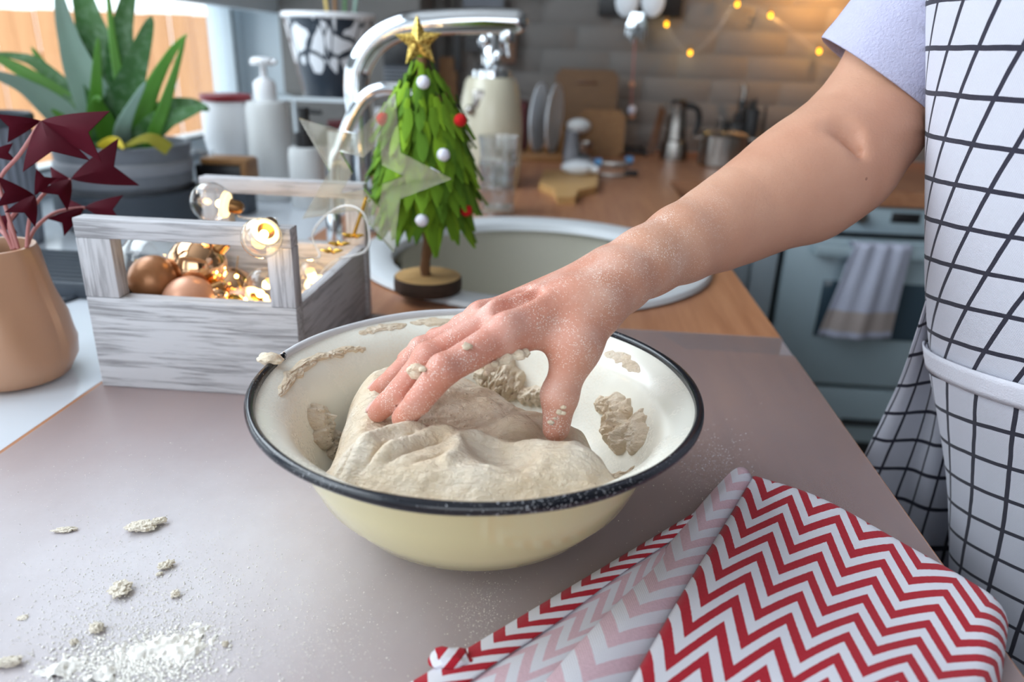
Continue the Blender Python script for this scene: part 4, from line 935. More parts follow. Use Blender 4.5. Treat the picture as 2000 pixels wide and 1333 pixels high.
# ------------------------------------------------------------------ white wooden crate and what lies in it
CX0, CX1, CY0, CY1 = -.405, -.2215, .569, .803; ZC0, ZC1, ZCT = T + .0006, .984, 1.052; TK = .016; PW = .030
cr = thing('crate', ((CX0 + CX1) / 2, (CY0 + CY1) / 2, ZC0), 'whitewashed wooden crate with two raised handle frames, holding baubles and bulbs', 'crate')
for nm, y0, y1 in (('front_panel', CY0, CY0 + TK), ('back_panel', CY1 - TK, CY1)):
    obj(nm, MB().box(CX0, CX1, y0, y1, ZC0, ZC1, .0012), M['crate_x'], cr)
    for x0, x1 in ((CX0, CX0 + PW), (CX1 - PW * .72, CX1)): obj('post', MB().box(x0, x1, y0, y1, ZC1, ZCT - .0165, .0012), M['crate_z'], cr)
    obj('handle_bar', MB().box(CX0, CX1, y0, y1, ZCT - .0165, ZCT, .0012), M['crate_x'], cr)
for x0 in (CX0 + .002, CX1 - .012): obj('side_panel', MB().box(x0, x0 + .010, CY0 + TK, CY1 - TK, ZC0, ZC1 - .001, .001), M['crate_y'], cr)
obj('bottom_panel', MB().box(CX0 + .012, CX1 - .012, CY0 + TK, CY1 - TK, ZC0, ZC0 + .008), M['crate_y'], cr)
ZB = ZC0 + .008
# the lower baubles carry the upper ones
def ball(px, py, y, r, mat, label, name='bauble', cap=None):
    c = P(px, py, y=y); t = thing(name, c, label, 'bauble')
    obj('ball', MB().sphere(c, r, 32, 20), mat, t)
    if cap is not None:
        ax = nv(cap); b = c + ax * r * .96
        obj('cap', MB().lathe([(0, .009), (.006, .009), (.0075, 0), (.0075, -.004)], b, 16, ax), M['bronze'], t)
        obj('loop', MB().tube([b + ax * .008 + r_ for r_ in [np.array([.003 * math.cos(a), 0, .003 + .003 * math.sin(a)]) for a in np.linspace(0, 2 * PI, 12)]], .0006, 6), M['gold'], t)
    return c
ball(301, 546, .622, .0222, M['copper'], 'satin brown bauble in the crate, next to the mirrored one', cap=(-.7, .5, .2))
ball(386, 518, .648, .0268, M['rosegold'], 'mirror-bright rose gold bauble, topmost in the crate', cap=(.75, .2, .62))
ball(372, 592, .612, .0245, M['rosematte'], 'matte pink bauble just showing above the front panel', cap=(.6, .4, .3))
ball(424, 580, .622, .0095, M['rosegold'], 'small shiny rose gold bauble beside the matte pink one')
ball(455, 602, .640, .0135, M['gold'], 'small gold bauble low beside the lit bulb')
for k, (x, y, r, m_, lab) in enumerate([(-.37, .66, .026, 'copper', 'brown bauble at the bottom of the crate under the satin one'), (-.315, .68, .027, 'rosematte', 'matte pink bauble at the bottom of the crate under the mirrored one'), (-.33, .625, .026, 'copper', 'brown bauble at the bottom of the crate by the front panel'),
        (-.36, .74, .028, 'rosegold', 'shiny bauble at the back of the crate bottom')]):
    c = np.array([x, y, ZB + r]); t = thing('bauble', c, lab, 'bauble'); obj('ball', MB().sphere(c, r, 24, 16), M[m_], t)
# clear dome ornament behind the brown bauble
c = P(300, 515, y=.690); o = obj('plastic_dome', MB().lathe([(.031, -.042), (.034, -.02), (.0345, 0), (.030, .016), (.018, .027), (0, .030)], c, 32), M['globe'], base=c); mod(o, 'SOLIDIFY', thickness=.001)
tag(o, 'clear plastic dome standing behind the brown bauble in the crate', 'ornament')
# string of globe bulbs
sl_ = thing('globe_string_lights', ((CX0 + CX1) / 2, .68, ZB + .02), 'string of clear globe bulbs with warm lights draped in and over the crate', 'string lights')
def bulb(c, r, ax, lit=True, power=.02):
    ax = nv(ax); g = obj('globe', MB().lathe([(r * math.sin(a), -r * math.cos(a)) for a in np.linspace(0.02, PI - .38, 18)], c, 28, ax), M['globe'], sl_)
    b = c + ax * r * .95
    obj('socket', MB().lathe([(0, .012), (.0035, .012), (.006, .009), (.0068, 0), (.0068, -.004), (0, -.004)], b, 16, ax), M['bronze'], g)
    if lit:
        obj('glow_ring', MB().lathe([(.0035, .002), (r * .62, -.002), (r * .70, -.006), (r * .66, -.0065), (.0035, -.001)], b, 24, ax), M['cup'], g)  # added glowing ring, stands in for light refracted by the globe
        obj('filament', MB().sphere(b - ax * .0095, .0036, 12, 8), M['led'], g); point('bulb_light', b - ax * .014, power, (1, .66, .28), .004)
    return b + ax * .012
e1 = bulb(P(412, 395, y=.66), .0185, (.9, .1, -.15), True, .012)
e2 = bulb(P(511, 465, y=.556), .0162, (-.05, 1, .28), True, .02)
e3 = bulb(P(517, 562, y=.645), .0185, (-.6, .0, -.75), True, .09)
e4 = bulb(P(610, 540, y=.74), .0170, (.1, .5, -.9), True, .10)
cords = [[e1, P(470, 425, y=.655), e2 + (0, .01, 0)], [e2, P(560, 520, y=.62), P(565, 590, y=.65), P(540, 600, y=.66), e3], [e3, P(580, 590, y=.70), P(590, 570, y=.72), e4],
         [P(560, 498, y=.66), P(600, 506, y=.69), P(625, 500, y=.70), P(610, 460, y=.71), P(640, 418, y=.71), P(680, 402, y=.70), P(712, 420, y=.69), P(722, 470, y=.685), P(708, 494, y=.683), P(665, 504, y=.682)],
         [P(665, 504, y=.682), P(640, 520, y=.69), P(610, 560, y=.70), e4]]
for cpts in cords: obj('cord', MB().tube(spline(cpts, 36), .0013, 7), M['wire'], sl_)
# thin copper wire with micro lights inside
mw = thing('micro_light_wire', (-.3, .7, ZB), 'thin wire with tiny warm lights lying among the baubles in the crate', 'string lights')
pts = [P(465, 500, y=.70), P(462, 540, y=.69), P(470, 570, y=.68), P(440, 585, y=.66), P(480, 585, y=.64), P(520, 580, y=.63), P(500, 570, y=.66)]
obj('wire', MB().tube(spline(pts, 40), .0005, 5), M['gold'], mw)
for q in pts[1:]: obj('light', MB().sphere(q, .0018, 10, 8), M['led'], mw)
point('micro_lights', P(500, 560, y=.69), .10, (1, .62, .25), .01)
# gold star-burst picks
def pick(px, py, y, tip, n_, label):
    c = P(px, py, y=y); t = thing('gold_pick', c, label, 'ornament')
    if tip is not None: obj('stem', MB().tube([c, P(*tip, y=y)], .0018, 8), M['gold'], t)
    for k in range(n_):
        a = 2 * PI * k / n_; e = c + np.array([.011 * math.cos(a), .007 * math.sin(a), .002 - .001 * (k % 2)])
        obj('ray', MB().tube([c, (c + e) / 2, e], [.001, .0022, .0008], 8), M['gold'], t)
pick(690, 462, .715, (716, 385), 8, 'gold starburst pick with upright stem at the corner of the crate')
pick(662, 478, .700, None, 7, 'gold starburst lying on the side wall of the crate, nearer the bowl')
pick(648, 492, .688, None, 6, 'gold starburst lowest of the three on the crate wall')
# acrylic star leaning out of the crate
ys = .735; cs_ = P(720, 340, y=ys); Rs = .0835
sp_ = []
ph0 = math.radians(70)
for k in range(10):
    a = ph0 + k * PI / 5; r = Rs if k % 2 == 0 else Rs * .47
    sp_.append(cs_ + np.array([r * math.cos(a) * .985, r * math.cos(a) * .12, r * math.sin(a)]))
star = thing('acrylic_star', cs_, 'large clear acrylic star leaning between crate and felt tree', 'ornament')
nrm = nv(np.cross(sp_[1] - cs_, sp_[2] - cs_)); dv = np.array([-.12, .985, 0]) * .006
hole = [cs_ + (p - cs_) * .42 for p in sp_]
def ring_plate(off):
    mb = MB()
    for i in range(10):
        j = (i + 1) % 10; mb.add([sp_[i] + off, sp_[j] + off, hole[j] + off, hole[i] + off], [(0, 1, 2, 3)])
    return mb
obj('front_face', ring_plate(0 * dv), M['acrylic'], star, smooth=False); obj('back_face', ring_plate(dv), M['acrylic'], star, smooth=False)
for lst in (sp_, hole):
    mb = MB()
    for i in range(10):
        j = (i + 1) % 10; mb.add([lst[i], lst[j], lst[j] + dv, lst[i] + dv], [(0, 1, 2, 3)])
    obj('edge', mb, M['acrylic_edge'], star, smooth=False)
# ------------------------------------------------------------------ felt tree on its wood slice
yt = .868; TB = P(836, 575, y=yt); ZTB = T + .011
tr = thing('felt_tree', (TB[0], yt, ZTB), 'little green felt christmas tree with gold star and pompoms on a bark-edged wood slice', 'christmas tree')
base = np.array([TB[0], yt, ZTB])
obj('slice', MB().lathe([(0, .0002), (.040, .0002), (.0415, .002), (.042, .010), (.0412, .0175), (.0402, .0185)], base, 40), M['bark'], tr)
obj('slice_top', MB().lathe([(.0403, .0186), (.02, .0190), (0, .0190)], base, 40), M['board2'], tr)
top = P(823, 112, y=yt); trunk = spline([base + (-.002, 0, .018), P(830, 520, y=yt), P(836, 470, y=yt), P(832, 420, y=yt), P(828, 250, y=yt), top], 24)
obj('trunk', MB().tube(trunk, [.0062 + .0005 * math.sin(i * 1.9) for i in range(24)], 10), M['twig'], tr)
zb = P(828, 440, y=yt)[2]; zt = top[2]
axx = lambda z: np.array([np.interp(z, trunk[:, 2], trunk[:, 0]), yt])
leafm = []
for k, mt in enumerate(('felt', 'felt2', 'felt3')):
    mb = MB(); G = []
    for i in range(9):
        v = i / 8; w = .0074 * (math.sin(PI * min(1, v * .78 + .16)) ** .8) if i < 8 else .0003
        row = [(w * s_, .0016 * (s_ * s_) * -1 + .006 * v * v, -v * .044 + (0.0028 * abs(s_) if v > .5 and v < 1 else 0)) for s_ in (-1, 0, 1)]
        G.append(row)
    G2 = [[(p[0], p[1] - .0013, p[2]) for p in r] for r in G]
    mb.grid(G); mb.grid([r[::-1] for r in G2]); me = mb.mesh('felt_leaf'); me.materials.append(M[mt]); leafm.append(me)
cone = MB().lathe([(0, zt - .004), (.004, zt - .012), (.026, zt - .075), (.040, zt - .13), (.042, zb + .05), (.02, zb + .040), (0, zb + .038)], (float(axx((zb + zt) / 2)[0]), yt, 0), 24)
obj('felt_core', cone, M['felt2'], tr)
rows = 19; cnt = 0
for r_ in range(rows):
    f = r_ / (rows - 1); z = zb + .038 + (zt - zb - .037) * f
    rad = float(np.interp(f, [0, .15, .4, .65, .85, .96, 1], [.044, .050, .051, .043, .026, .010, .0035]))
    n = max(6, int(2 * PI * rad / .0150))
    for k in range(n):
        a = 2 * PI * (k + .5 * (r_ % 2) + random.uniform(-.2, .2)) / n; c = axx(z)
        rj = rad * random.uniform(.9, 1.05)
        o = link('felt_leaf', random.choice(leafm), None, tr)
        p = Vector((c[0] + rj * math.cos(a), c[1] + rj * math.sin(a), z + random.uniform(-.004, .004)))
        tilt = math.atan2(.058, zt - zb) * random.uniform(.4, 1.5) * (1 if f > .15 else .45)
        o.location = p - Vector(base); o.rotation_euler = (tilt, random.uniform(-.22, .22), a - PI / 2)
        s = (.62 + .55 * (1 - f)) * random.uniform(.85, 1.15); o.scale = (s * (1.05 if f < .7 else .8), s, s * (1.0 if f > .12 else 1.12)); cnt += 1
sp0 = [P(823, 112, y=yt) + (0, -.002, 0)]
cS = P(818, 82, y=yt - .004); pts5 = []
for k in range(10):
    a = PI / 2 + .06 + k * PI / 5; r = .0275 if k % 2 == 0 else .0125; pts5.append(cS + np.array([r * math.cos(a), .05 * r * math.cos(a), r * math.sin(a)]))
mb = MB(); fr, bk_ = cS + (0, -.007, 0), cS + (0, .007, 0); mb.add([fr, bk_] + pts5, [(0, 2 + i, 2 + (i + 1) % 10) for i in range(10)] + [(1, 2 + (i + 1) % 10, 2 + i) for i in range(10)])
obj('star', mb, M['glitter'], tr, smooth=False)
for px, py, m_ in ((827, 161, 'pomwhite'), (748, 233, 'pomred'), (899, 235, 'pomred'), (866, 303, 'pomwhite'), (824, 431, 'pomwhite'), (911, 411, 'pomred')):
    f = (py - 112) / 330; q = P(px, py, y=yt - (.020 + .050 * f ** .8 if abs(px - 828) < 50 else .030)); mb = lump(q, .0072, (1, 1, 1), px, .12, 5, 3)
    obj('pompom', mb, M[m_], tr)

# ------------------------------------------------------------------ the window sill: pots and plants
def leaf_blade(pts, w0, thick, mat, parent, n=22, name='leaf', curl=.35, side=None):
    """fleshy tapering leaf along 3-D points"""
    S = spline(pts, n); V = []; F = []; m = 10
    for i in range(n):
        t = nv(S[min(i + 1, n - 1)] - S[max(i - 1, 0)]); view = nv(CAM - S[i]) if side is None else np.array(side)
        a = nv(np.cross(t, view)); b = np.cross(a, t); v = i / (n - 1); w = w0 * (1 - v) ** .62 * (1 + .25 * math.sin(PI * min(1, v * 1.6))); th = thick * (1 - v) ** .5 + .0004
        for k in range(m):
            u = 2 * PI * k / m; V.append(S[i] + a * w * math.cos(u) + b * (th * math.sin(u) + curl * w * (math.cos(u) ** 2 - .5)))
    for i in range(n - 1):
        for k in range(m): F.append((i * m + k, i * m + (k + 1) % m, (i + 1) * m + (k + 1) % m, (i + 1) * m + k))
    F.append(tuple(range(m))[::-1]); F.append(tuple((n - 1) * m + k for k in range(m)))
    return obj(name, MB().add(V, F), mat, parent)
# aloe in the grey pot
AY = 1.19; ac = P(268, 470, y=AY); ac = np.array([ac[0], AY, T])
zrim = P(268, 296, y=AY - .10)[2]
hp = zrim - T
cp = thing('saucer_pot', ac, 'low dark stoneware dish under the grey aloe pot', 'dish')
zd = P(268, 392, y=AY - .11)[2] - T
cpd = [(0, 0), (.100, 0), (.108, .006), (.113, zd * .5), (.112, zd), (.106, zd), (.104, .012), (0, .010)]
obj('wall', MB().lathe(cpd, ac, 48), M['darkgrey'], cp)
al = thing('aloe_plant', ac + (0, 0, .0105), 'big green aloe in a grey concrete pot on the window sill', 'potted plant')
pb = ac + (0, 0, .0105); hh = hp - .0105
pt = obj('pot', MB().lathe([(0, 0), (.078, 0), (.085, .004), (.098, zd - .004), (.1015, zd), (.1015, zd + .018)], pb, 56), M['concrete'], al)
obj('band', MB().lathe([(.1015, zd + .018), (.1045, zd + .022), (.1045, zd + .034), (.101, zd + .038)], pb, 56), M['concrete2'], pt)
obj('upper_wall', MB().lathe([(.101, zd + .038), (.1045, hh - .002), (.103, hh), (.095, hh), (.093, hh - .02), (0, hh - .022)], pb, 56), M['concrete'], pt)
obj('soil', MB().lathe([(.0935, hh - .014), (.05, hh - .008), (0, hh - .006)], pb, 30), M['soil'], al)
zr = zrim - .008
def AL(pts, w, mat, dy=0, th=.0045): # pixel polyline, base first; leaf bends towards/away from the viewer with dy
    n = len(pts); return leaf_blade([P(p[0], p[1], y=AY - .02 + dy * (k / (n - 1))) for k, p in enumerate(pts)], w, th, M[mat], al)
AL([(215, 290), (190, 210), (150, 120), (125, 40), (112, -30)], .028, 'aloe3', -.03)
AL([(235, 290), (215, 180), (185, 80), (160, -10), (145, -60)], .034, 'aloe', .03)
AL([(250, 292), (245, 200), (235, 90), (250, 0), (268, -70)], .026, 'aloe', .05)
AL([(258, 295), (240, 190), (222, 90), (212, 0), (205, -50)], .008, 'aloe2', .0)
AL([(225, 295), (235, 230), (265, 130), (297, 30)], .033, 'aloe', -.03)
AL([(265, 290), (290, 190), (330, 110), (366, 66)], .013, 'aloe2', -.02)
AL([(290, 290), (320, 210), (345, 130), (362, 70)], .009, 'aloe2', -.06)
AL([(250, 290), (320, 225), (370, 205), (410, 215)], .022, 'aloe', .03)
AL([(260, 292), (310, 240), (360, 222), (405, 205)], .018, 'aloe', -.02)
AL([(230, 293), (190, 240), (110, 160), (60, 90)], .016, 'aloe2', .02)
AL([(215, 293), (175, 220), (80, 130), (30, 110), (-20, 105)], .013, 'aloe', -.04)
AL([(200, 292), (130, 210), (60, 150), (-20, 105)], .022, 'aloe2', -.06)
AL([(195, 292), (110, 215), (40, 165), (-30, 140)], .022, 'aloe3', -.09)
AL([(222, 293), (205, 240), (190, 200), (197, 60 + 130)], .016, 'aloe2', -.08)
AL([(240, 294), (240, 250), (262, 200), (285, 160)], .012, 'aloe3', -.085)
AL([(200, 292), (150, 230), (120, 190), (100, 150)], .018, 'aloe3', .0)
AL([(208, 293), (190, 250), (188, 180), (192, 70)], .018, 'aloe2', -.06)
leaf_blade([P(200, 292, y=AY - .08), P(226, 276, y=AY - .09), P(242, 292, y=AY - .10)], .010, .003, plain('yellowed_leaf', (206, 184, 40), .6), al, 12)
leaf_blade([P(330, 292, y=AY - .06), P(290, 270, y=AY - .08), P(240, 288, y=AY - .09)], .010, .003, plain('olive_leaf', (150, 144, 40), .6), al, 12)
# ribbed grey pot with dark saucer rim at the far side of the oxalis
rp = P(62, 400, y=1.02); rb_ = np.array([rp[0] - .035, 1.02, T])
zt_ = P(40, 222, y=1.02)[2]; hr = zt_ - T
rpt = thing('ribbed_pot', rb_, 'tall ribbed grey plant pot with black rim behind the purple leaves', 'plant pot')
mb = MB(); V = []; n = 96; lv_ = [(.034, 0), (.0352, .004), (.047, hr - .016)]
for i in range(n):
    a = 2 * PI * i / n
    for r, z in lv_: V.append((rb_[0] + (r + .0012 * math.cos(a * 24)) * math.cos(a), rb_[1] + (r + .0012 * math.cos(a * 24)) * math.sin(a), T + z))
mb.add(V, [(i * 3 + k, ((i + 1) % n) * 3 + k, ((i + 1) % n) * 3 + k + 1, i * 3 + k + 1) for i in range(n) for k in range(2)])
obj('wall', mb, M['ribgrey'], rpt)
obj('rim', MB().lathe([(.046, hr - .018), (.052, hr - .016), (.053, hr - .003), (.050, hr), (.043, hr - .002), (.040, hr - .02), (0, hr - .022)], rb_, 48), M['darkgrey'], rpt)
# flat dark crate / tray on the sill under it
a = P(0, 470, z=T); tb = (-.70, .86, T)
ty = thing('slate_tray', tb, 'dark ridged slate tray lying on the window sill behind the peach pot', 'tray')
obj('plate', MB().box(-.83, -.535, .79, .925, T, T + .020, .004), M['darkgrey'], ty)
for k in range(9): obj('ridge', MB().box(-.825, -.540, .797 + k * .0145, .803 + k * .0145, T + .0195, T + .0225, .001), M['darkgrey'], ty)
# dark streaks across the sill
cb = obj('cable', MB().tube(spline([P(60, 524, z=T + .002), P(110, 525, z=T + .002), P(170, 528, z=T + .002), P(230, 545, z=T + .002)], 20), .0022, 8), M['darkgrey'], base=P(110, 525, z=T)); tag(cb, 'thin grey cable lying straight across the sill behind the crate', 'cable')
cb = obj('cable', MB().tube(spline([P(70, 606, z=T + .0025), P(120, 590, z=T + .0025), P(160, 575, z=T + .0025), P(200, 548, z=T + .0025), P(245, 500, z=T + .0025)], 20), .0030, 8), M['darkgrey'], base=P(120, 590, z=T)); tag(cb, 'thicker dark cable running under the crate corner towards the peach pot', 'cable')
# peach pot with folded relief
pcy = .578; pcx = P(132, 690, y=pcy)[0] - .0515
ox = thing('oxalis_plant', (pcx, pcy, T), 'purple-leaved oxalis in a rounded peach ceramic pot', 'potted plant')
hpz = P(40, 484, y=pcy)[2] - T
prof = [(0, .0), (.034, 0), (.043, .004), (.0505, .018), (.0515, .034), (.048, .06), (.042, .085), (.0365, hpz - .006), (.0345, hpz), (.031, hpz), (.0295, hpz - .01), (.034, hpz - .03), (0, hpz - .032)]
V = []; n = 96; m = len(prof)
for i in range(n):
    a = 2 * PI * i / n
    for r, z in prof:
        f = math.sin(PI * min(1, max(0, (z - .012) / (hpz - .02)))) if r > .035 else 0
        w = .0022 * f * (math.tanh(6 * math.sin(a * 2.5 + z * 14 + 1.0)))
        V.append((pcx + (r + w) * math.cos(a), pcy + (r + w) * math.sin(a), T + z))
F = [(i * m + k, ((i + 1) % n) * m + k, ((i + 1) % n) * m + k + 1, i * m + k + 1) for i in range(n) for k in range(m - 1)]
obj('pot', MB().add(V, F), M['clay'], ox); obj('soil', MB().lathe([(.0315, hpz - .018), (0, hpz - .012)], (pcx, pcy, T), 24), M['soil'], ox)
def leaflet(hub, px, py, dy, w, parent, y0, bend=.012):
    """one triangular leaflet: hub point, then the two outer corners about the tip pixel"""
    e = P(px, py, y=y0 + dy); L = e - hub; l = np.linalg.norm(L); t = L / l; vw = nv(CAM - hub); s_ = nv(np.cross(t, vw)); up = np.cross(s_, t); G = []
    for i in range(9):
        v = i / 8; hw = w * l * v ** .85 * (1 - .0 * v); row = []
        for k in range(9):
            u = -1 + k / 4; notch = .13 * l * (1 - abs(u)) * v ** 3 - .05 * l * v ** 2 * abs(u)
            row.append(hub + t * (l * v - notch) + s_ * hw * u + up * (-.35 * hw * abs(u) * 1.0 + bend * v * (1 - v)))
        G.append(row)
    G2 = [[p - up * .0006 for p in r][::-1] for r in G]
    return obj('leaflet', MB().grid(G).grid(G2), M['oxalis'], parent)
yo = pcy + .015
def oxleaf(hubpx, tips, stem, y0):
    hub = P(*hubpx, y=y0); st_ = obj('stem', MB().tube(spline([P(*p, y=pcy + (y0 - pcy) * k / max(1, len(stem) - 1)) for k, p in enumerate(stem)], 20), .0016, 8), M['oxstem'], ox)
    for px, py, dy, w in tips: leaflet(hub, px, py, dy, w, st_, y0)
oxleaf((80, 236), [(8, 250, -.02, .42), (186, 262, -.015, .36), (104, 304, -.03, .52)], [(36, 486), (10, 400), (0, 350), (40, 300), (80, 238)], .60)
oxleaf((138, 350), [(235, 322, -.01, .36), (95, 345, .0, .45), (110, 385, -.03, .4)], [(52, 484), (60, 420), (90, 375), (138, 352)], .63)
oxleaf((68, 382), [(0, 375, -.02, .5), (90, 340, .01, .4), (45, 420, -.03, .35)], [(30, 486), (20, 430), (66, 384)], .595)
oxleaf((165, 405), [(228, 410, -.01, .35), (115, 440, -.03, .30), (120, 405, .01, .35)], [(52, 484), (70, 445), (110, 415), (165, 406)], .64)
oxleaf((-20, 430), [(28, 436, .0, .4), (-60, 440, 0, .4)], [(30, 488), (10, 460), (-20, 432)], .60)
oxleaf((-25, 300), [(22, 298, 0, .35), (-60, 320, 0, .4)], [(25, 488), (-10, 400), (-25, 302)], .60)
# jars, bottles and shelf by the window
def jar(name, px, py0, y, prof_fn, label, cat):
    b = P(px, py0, y=y); return np.array([b[0], y, T])
y = 1.45; b = np.array([P(452, 300, y=y)[0], y, T]); zt_ = P(452, 184, y=y)[2] - T
t = thing('lidded_jar', b, 'white plastic jar with a red lid on the sill beside the aloe', 'jar')
obj('body', MB().lathe([(0, 0), (.040, 0), (.043, .004), (.043, zt_ * .48), (.046, zt_ * .56), (.048, zt_ * .66), (.048, zt_ * .80), (.045, zt_ * .9), (.044, zt_ - .012), (0, zt_ - .012)], b, 36), M['white'], t)
obj('lid', MB().lathe([(0, zt_ - .012), (.047, zt_ - .012), (.048, zt_ - .010), (.048, zt_ - .002), (.046, zt_), (0, zt_)], b, 36), M['redlid'], t)
y = 1.44; b = np.array([P(528, 300, y=y)[0], y, T]); zt_ = P(528, 196, y=y)[2] - T
t = thing('pump_bottle', b, 'large milky white bottle with a white pump beside the red-lidded jar', 'bottle')
obj('body', MB().lathe([(0, 0), (.038, 0), (.041, .004), (.041, zt_ * .93), (.036, zt_ * .985), (.02, zt_), (0, zt_)], b, 36), M['offwhite'], t)
obj('pump', MB().lathe([(.020, zt_ - .004), (.021, zt_ + .004), (.021, zt_ + .030), (.016, zt_ + .037), (.0065, zt_ + .042), (.0055, zt_ + .064), (0, zt_ + .064)], b, 24).lathe([(0, zt_ + .062), (.022, zt_ + .063), (.024, zt_ + .070), (.018, zt_ + .0765), (0, zt_ + .077)], b, 24).tube([b + (0, 0, zt_ + .07), b + (.028, -.006, zt_ + .069)], [.006, .004], 10), M['white'], t)
y = 1.38; b = np.array([P(600, 330, y=y)[0], y, T]); zs = P(600, 288, y=y)[2] - T; zt_ = P(600, 210, y=y)[2] - T
t = thing('soap_dispenser', b, 'grey soap dispenser with a black pump behind the clear star', 'soap dispenser')
obj('body', MB().lathe([(0, 0), (.030, 0), (.033, .004), (.033, zs - .012), (.030, zs), (.018, zs + .001), (0, zs + .001)], b, 32), M['offwhite'], t)
obj('pump', MB().lathe([(0, zs), (.017, zs), (.018, zs + .003), (.018, zs + .026), (.010, zs + .028), (.010, zt_ - .01), (.012, zt_ - .008), (.012, zt_), (0, zt_)], b, 20).tube([b + (0, 0, zt_ - .006), b + (.034, 0, zt_ - .008)], [.006, .004], 10), M['black'], t)
y = 1.50; b = np.array([P(668, 300, y=y)[0], y, T]); zt_ = P(668, 236, y=y)[2] - T
t = thing('lidded_jar', b, 'small pale jar with a dark red lid below the leaf-print pot', 'jar')
obj('body', MB().lathe([(0, 0), (.024, 0), (.026, .004), (.026, zt_ - .022), (.022, zt_ - .016), (0, zt_ - .016)], b, 28), M['offwhite'], t)
obj('lid', MB().lathe([(0, zt_ - .018), (.0255, zt_ - .018), (.0265, zt_ - .002), (.024, zt_), (0, zt_)], b, 28), M['maroon'], t)
# scrubbing brush
y = 1.30; a, c = P(395, 350, y=y), P(490, 313, y=y); t = thing('brush', ((a[0] + c[0]) / 2, y, T), 'dark bristle brush with pale wooden back lying by the white jar', 'brush')
zb_ = a[2]
obj('stand', MB().box(a[0] + .004, c[0] - .004, y - .022, y + .022, T, zb_, .004), M['darkgrey'], t)
obj('bristles', MB().box(a[0], c[0] - .006, y - .026, y + .026, zb_, c[2] - .006, .006), M['black'], t)
obj('back', MB().box(a[0] + .012, c[0], y - .027, y + .027, c[2] - .007, c[2] + .004, .004).box(c[0] - .010, c[0] + .002, y - .027, y + .027, zb_ + .002, c[2] + .002, .003), M['oak'], t)
# glass cup catching window light
y = 1.33; b = np.array([P(396, 320, y=y)[0], y, T]); o = obj('tea_glass', MB().lathe([(0, 0), (.018, 0), (.020, .004), (.016, .03), (.022, .065), (.022, .105), (.0205, .105), (.020, .066), (.014, .03), (0, .006)], b, 24), M['tumbler'], base=b); tag(o, 'small glass catching the window light between aloe and white jar', 'glass')
# glass shelf with the leaf-print pot
y = 1.62; zsh = P(600, 187, y=y)[2]; a, c = P(500, 190, y=y - .04), P(702, 190, y=y)
sh = thing('glass_shelf', ((a[0] + c[0]) / 2, y + .06, zsh), 'pale glass shelf with slim legs carrying the leaf-print pot', 'shelf')
obj('plate', MB().box(a[0], c[0], y - .06, y + .16, zsh - .006, zsh, .001), M['tumbler'], sh)
obj('edge', MB().box(a[0] - .002, c[0] + .002, y - .064, y - .06, zsh - .007, zsh + .001), M['frame'], sh)
for x_, y_ in ((a[0] + .015, y + .14), (c[0] - .012, y + .14), (a[0] + .062, y - .045), (c[0] - .012, y - .045)): obj('leg', MB().lathe([(0, 0), (.006, 0), (.004, .004), (.004, zsh - T - .006), (0, zsh - T - .006)], (x_, y_, T), 14), M['frame'], sh)
c = P(646, 188, y=y + .03); pr0 = np.array([c[0], y + .045, zsh]); zt_ = P(646, 26, y=y + .045)[2] - zsh
rb0 = (P(702, 180, y=y + .045)[0] - P(592, 180, y=y + .045)[0]) / 2 * .98; rt0 = (P(731, 40, y=y + .045)[0] - P(562, 40, y=y + .045)[0]) / 2
lp = thing('print_pot', pr0, 'white plant pot with dark branch and leaf print on the glass shelf', 'plant pot')
n = 64; G = []; UV = []
for i in range(n + 1):
    a_ = 2 * PI * i / n; G.append([(pr0[0] + (rb0 + (rt0 - rb0) * v) * math.cos(a_), pr0[1] + (rb0 + (rt0 - rb0) * v) * math.sin(a_), zsh + v * (zt_ - .010)) for v in np.linspace(0, 1, 10)]); UV.append([(i / n, v) for v in np.linspace(0, 1, 10)])
obj('wall', MB().grid(G, UV), M['leafpot'], lp)
obj('rim', MB().lathe([(rt0 - .002, zt_ - .012), (rt0 + .004, zt_ - .010), (rt0 + .004, zt_ - .001), (rt0 + .002, zt_), (rt0 - .008, zt_), (rt0 - .010, zt_ - .02), (0, zt_ - .022)], pr0, 56), M['white'], lp)
obj('base', MB().lathe([(0, .0005), (rb0 - .001, .0005), (rb0, .003)], pr0, 48), M['darkgrey'], lp)
obj('soil', MB().lathe([(rt0 - .010, zt_ - .012), (0, zt_ - .010)], pr0, 24), M['soil'], lp)
for px, dx, m_ in ((640, -.004, 'gold'), (672, .004, 'aloe'), (655, .0, 'oak'), (690, .008, 'aloe3')):
    q = P(px, 24, y=pr0[1]); q[2] = zsh + zt_ - .014; obj('stalk', MB().tube([q, q + (dx, 0, .05), q + (dx * 3, 0, .16)], [.004, .0035, .003], 8), M[m_] if m_ != 'gold' else M['yellow'], lp)

# ------------------------------------------------------------------ red chevron towel
tl = thing('chevron_towel', (*P(1500, 1150, z=T)[:2], ZT), 'folded red and white chevron cotton towel at the near right edge of the worktop', 'towel')
def sheet(fn, nu, nvv, uvf, name, mat, th=.0011):
    G = []; UV = []
    for i in range(nu):
        u = i / (nu - 1); G.append([fn(u, j / (nvv - 1)) for j in range(nvv)]); UV.append([uvf(u, j / (nvv - 1)) for j in range(nvv)])
    o = obj(name, MB().grid(G, UV), mat, tl); mod(o, 'SOLIDIFY', thickness=th, offset=-1); return o
def bil(c00, c10, c01, c11, u, v): return (1 - u) * (1 - v) * c00 + u * (1 - v) * c10 + (1 - u) * v * c01 + u * v * c11
ztp = T + .0135
A0, A1 = P(1474, 923, z=ztp), P(1976, 1185, z=ztp); B0, B1 = P(1140, 1480, z=ztp), P(1930, 1560, z=ztp)
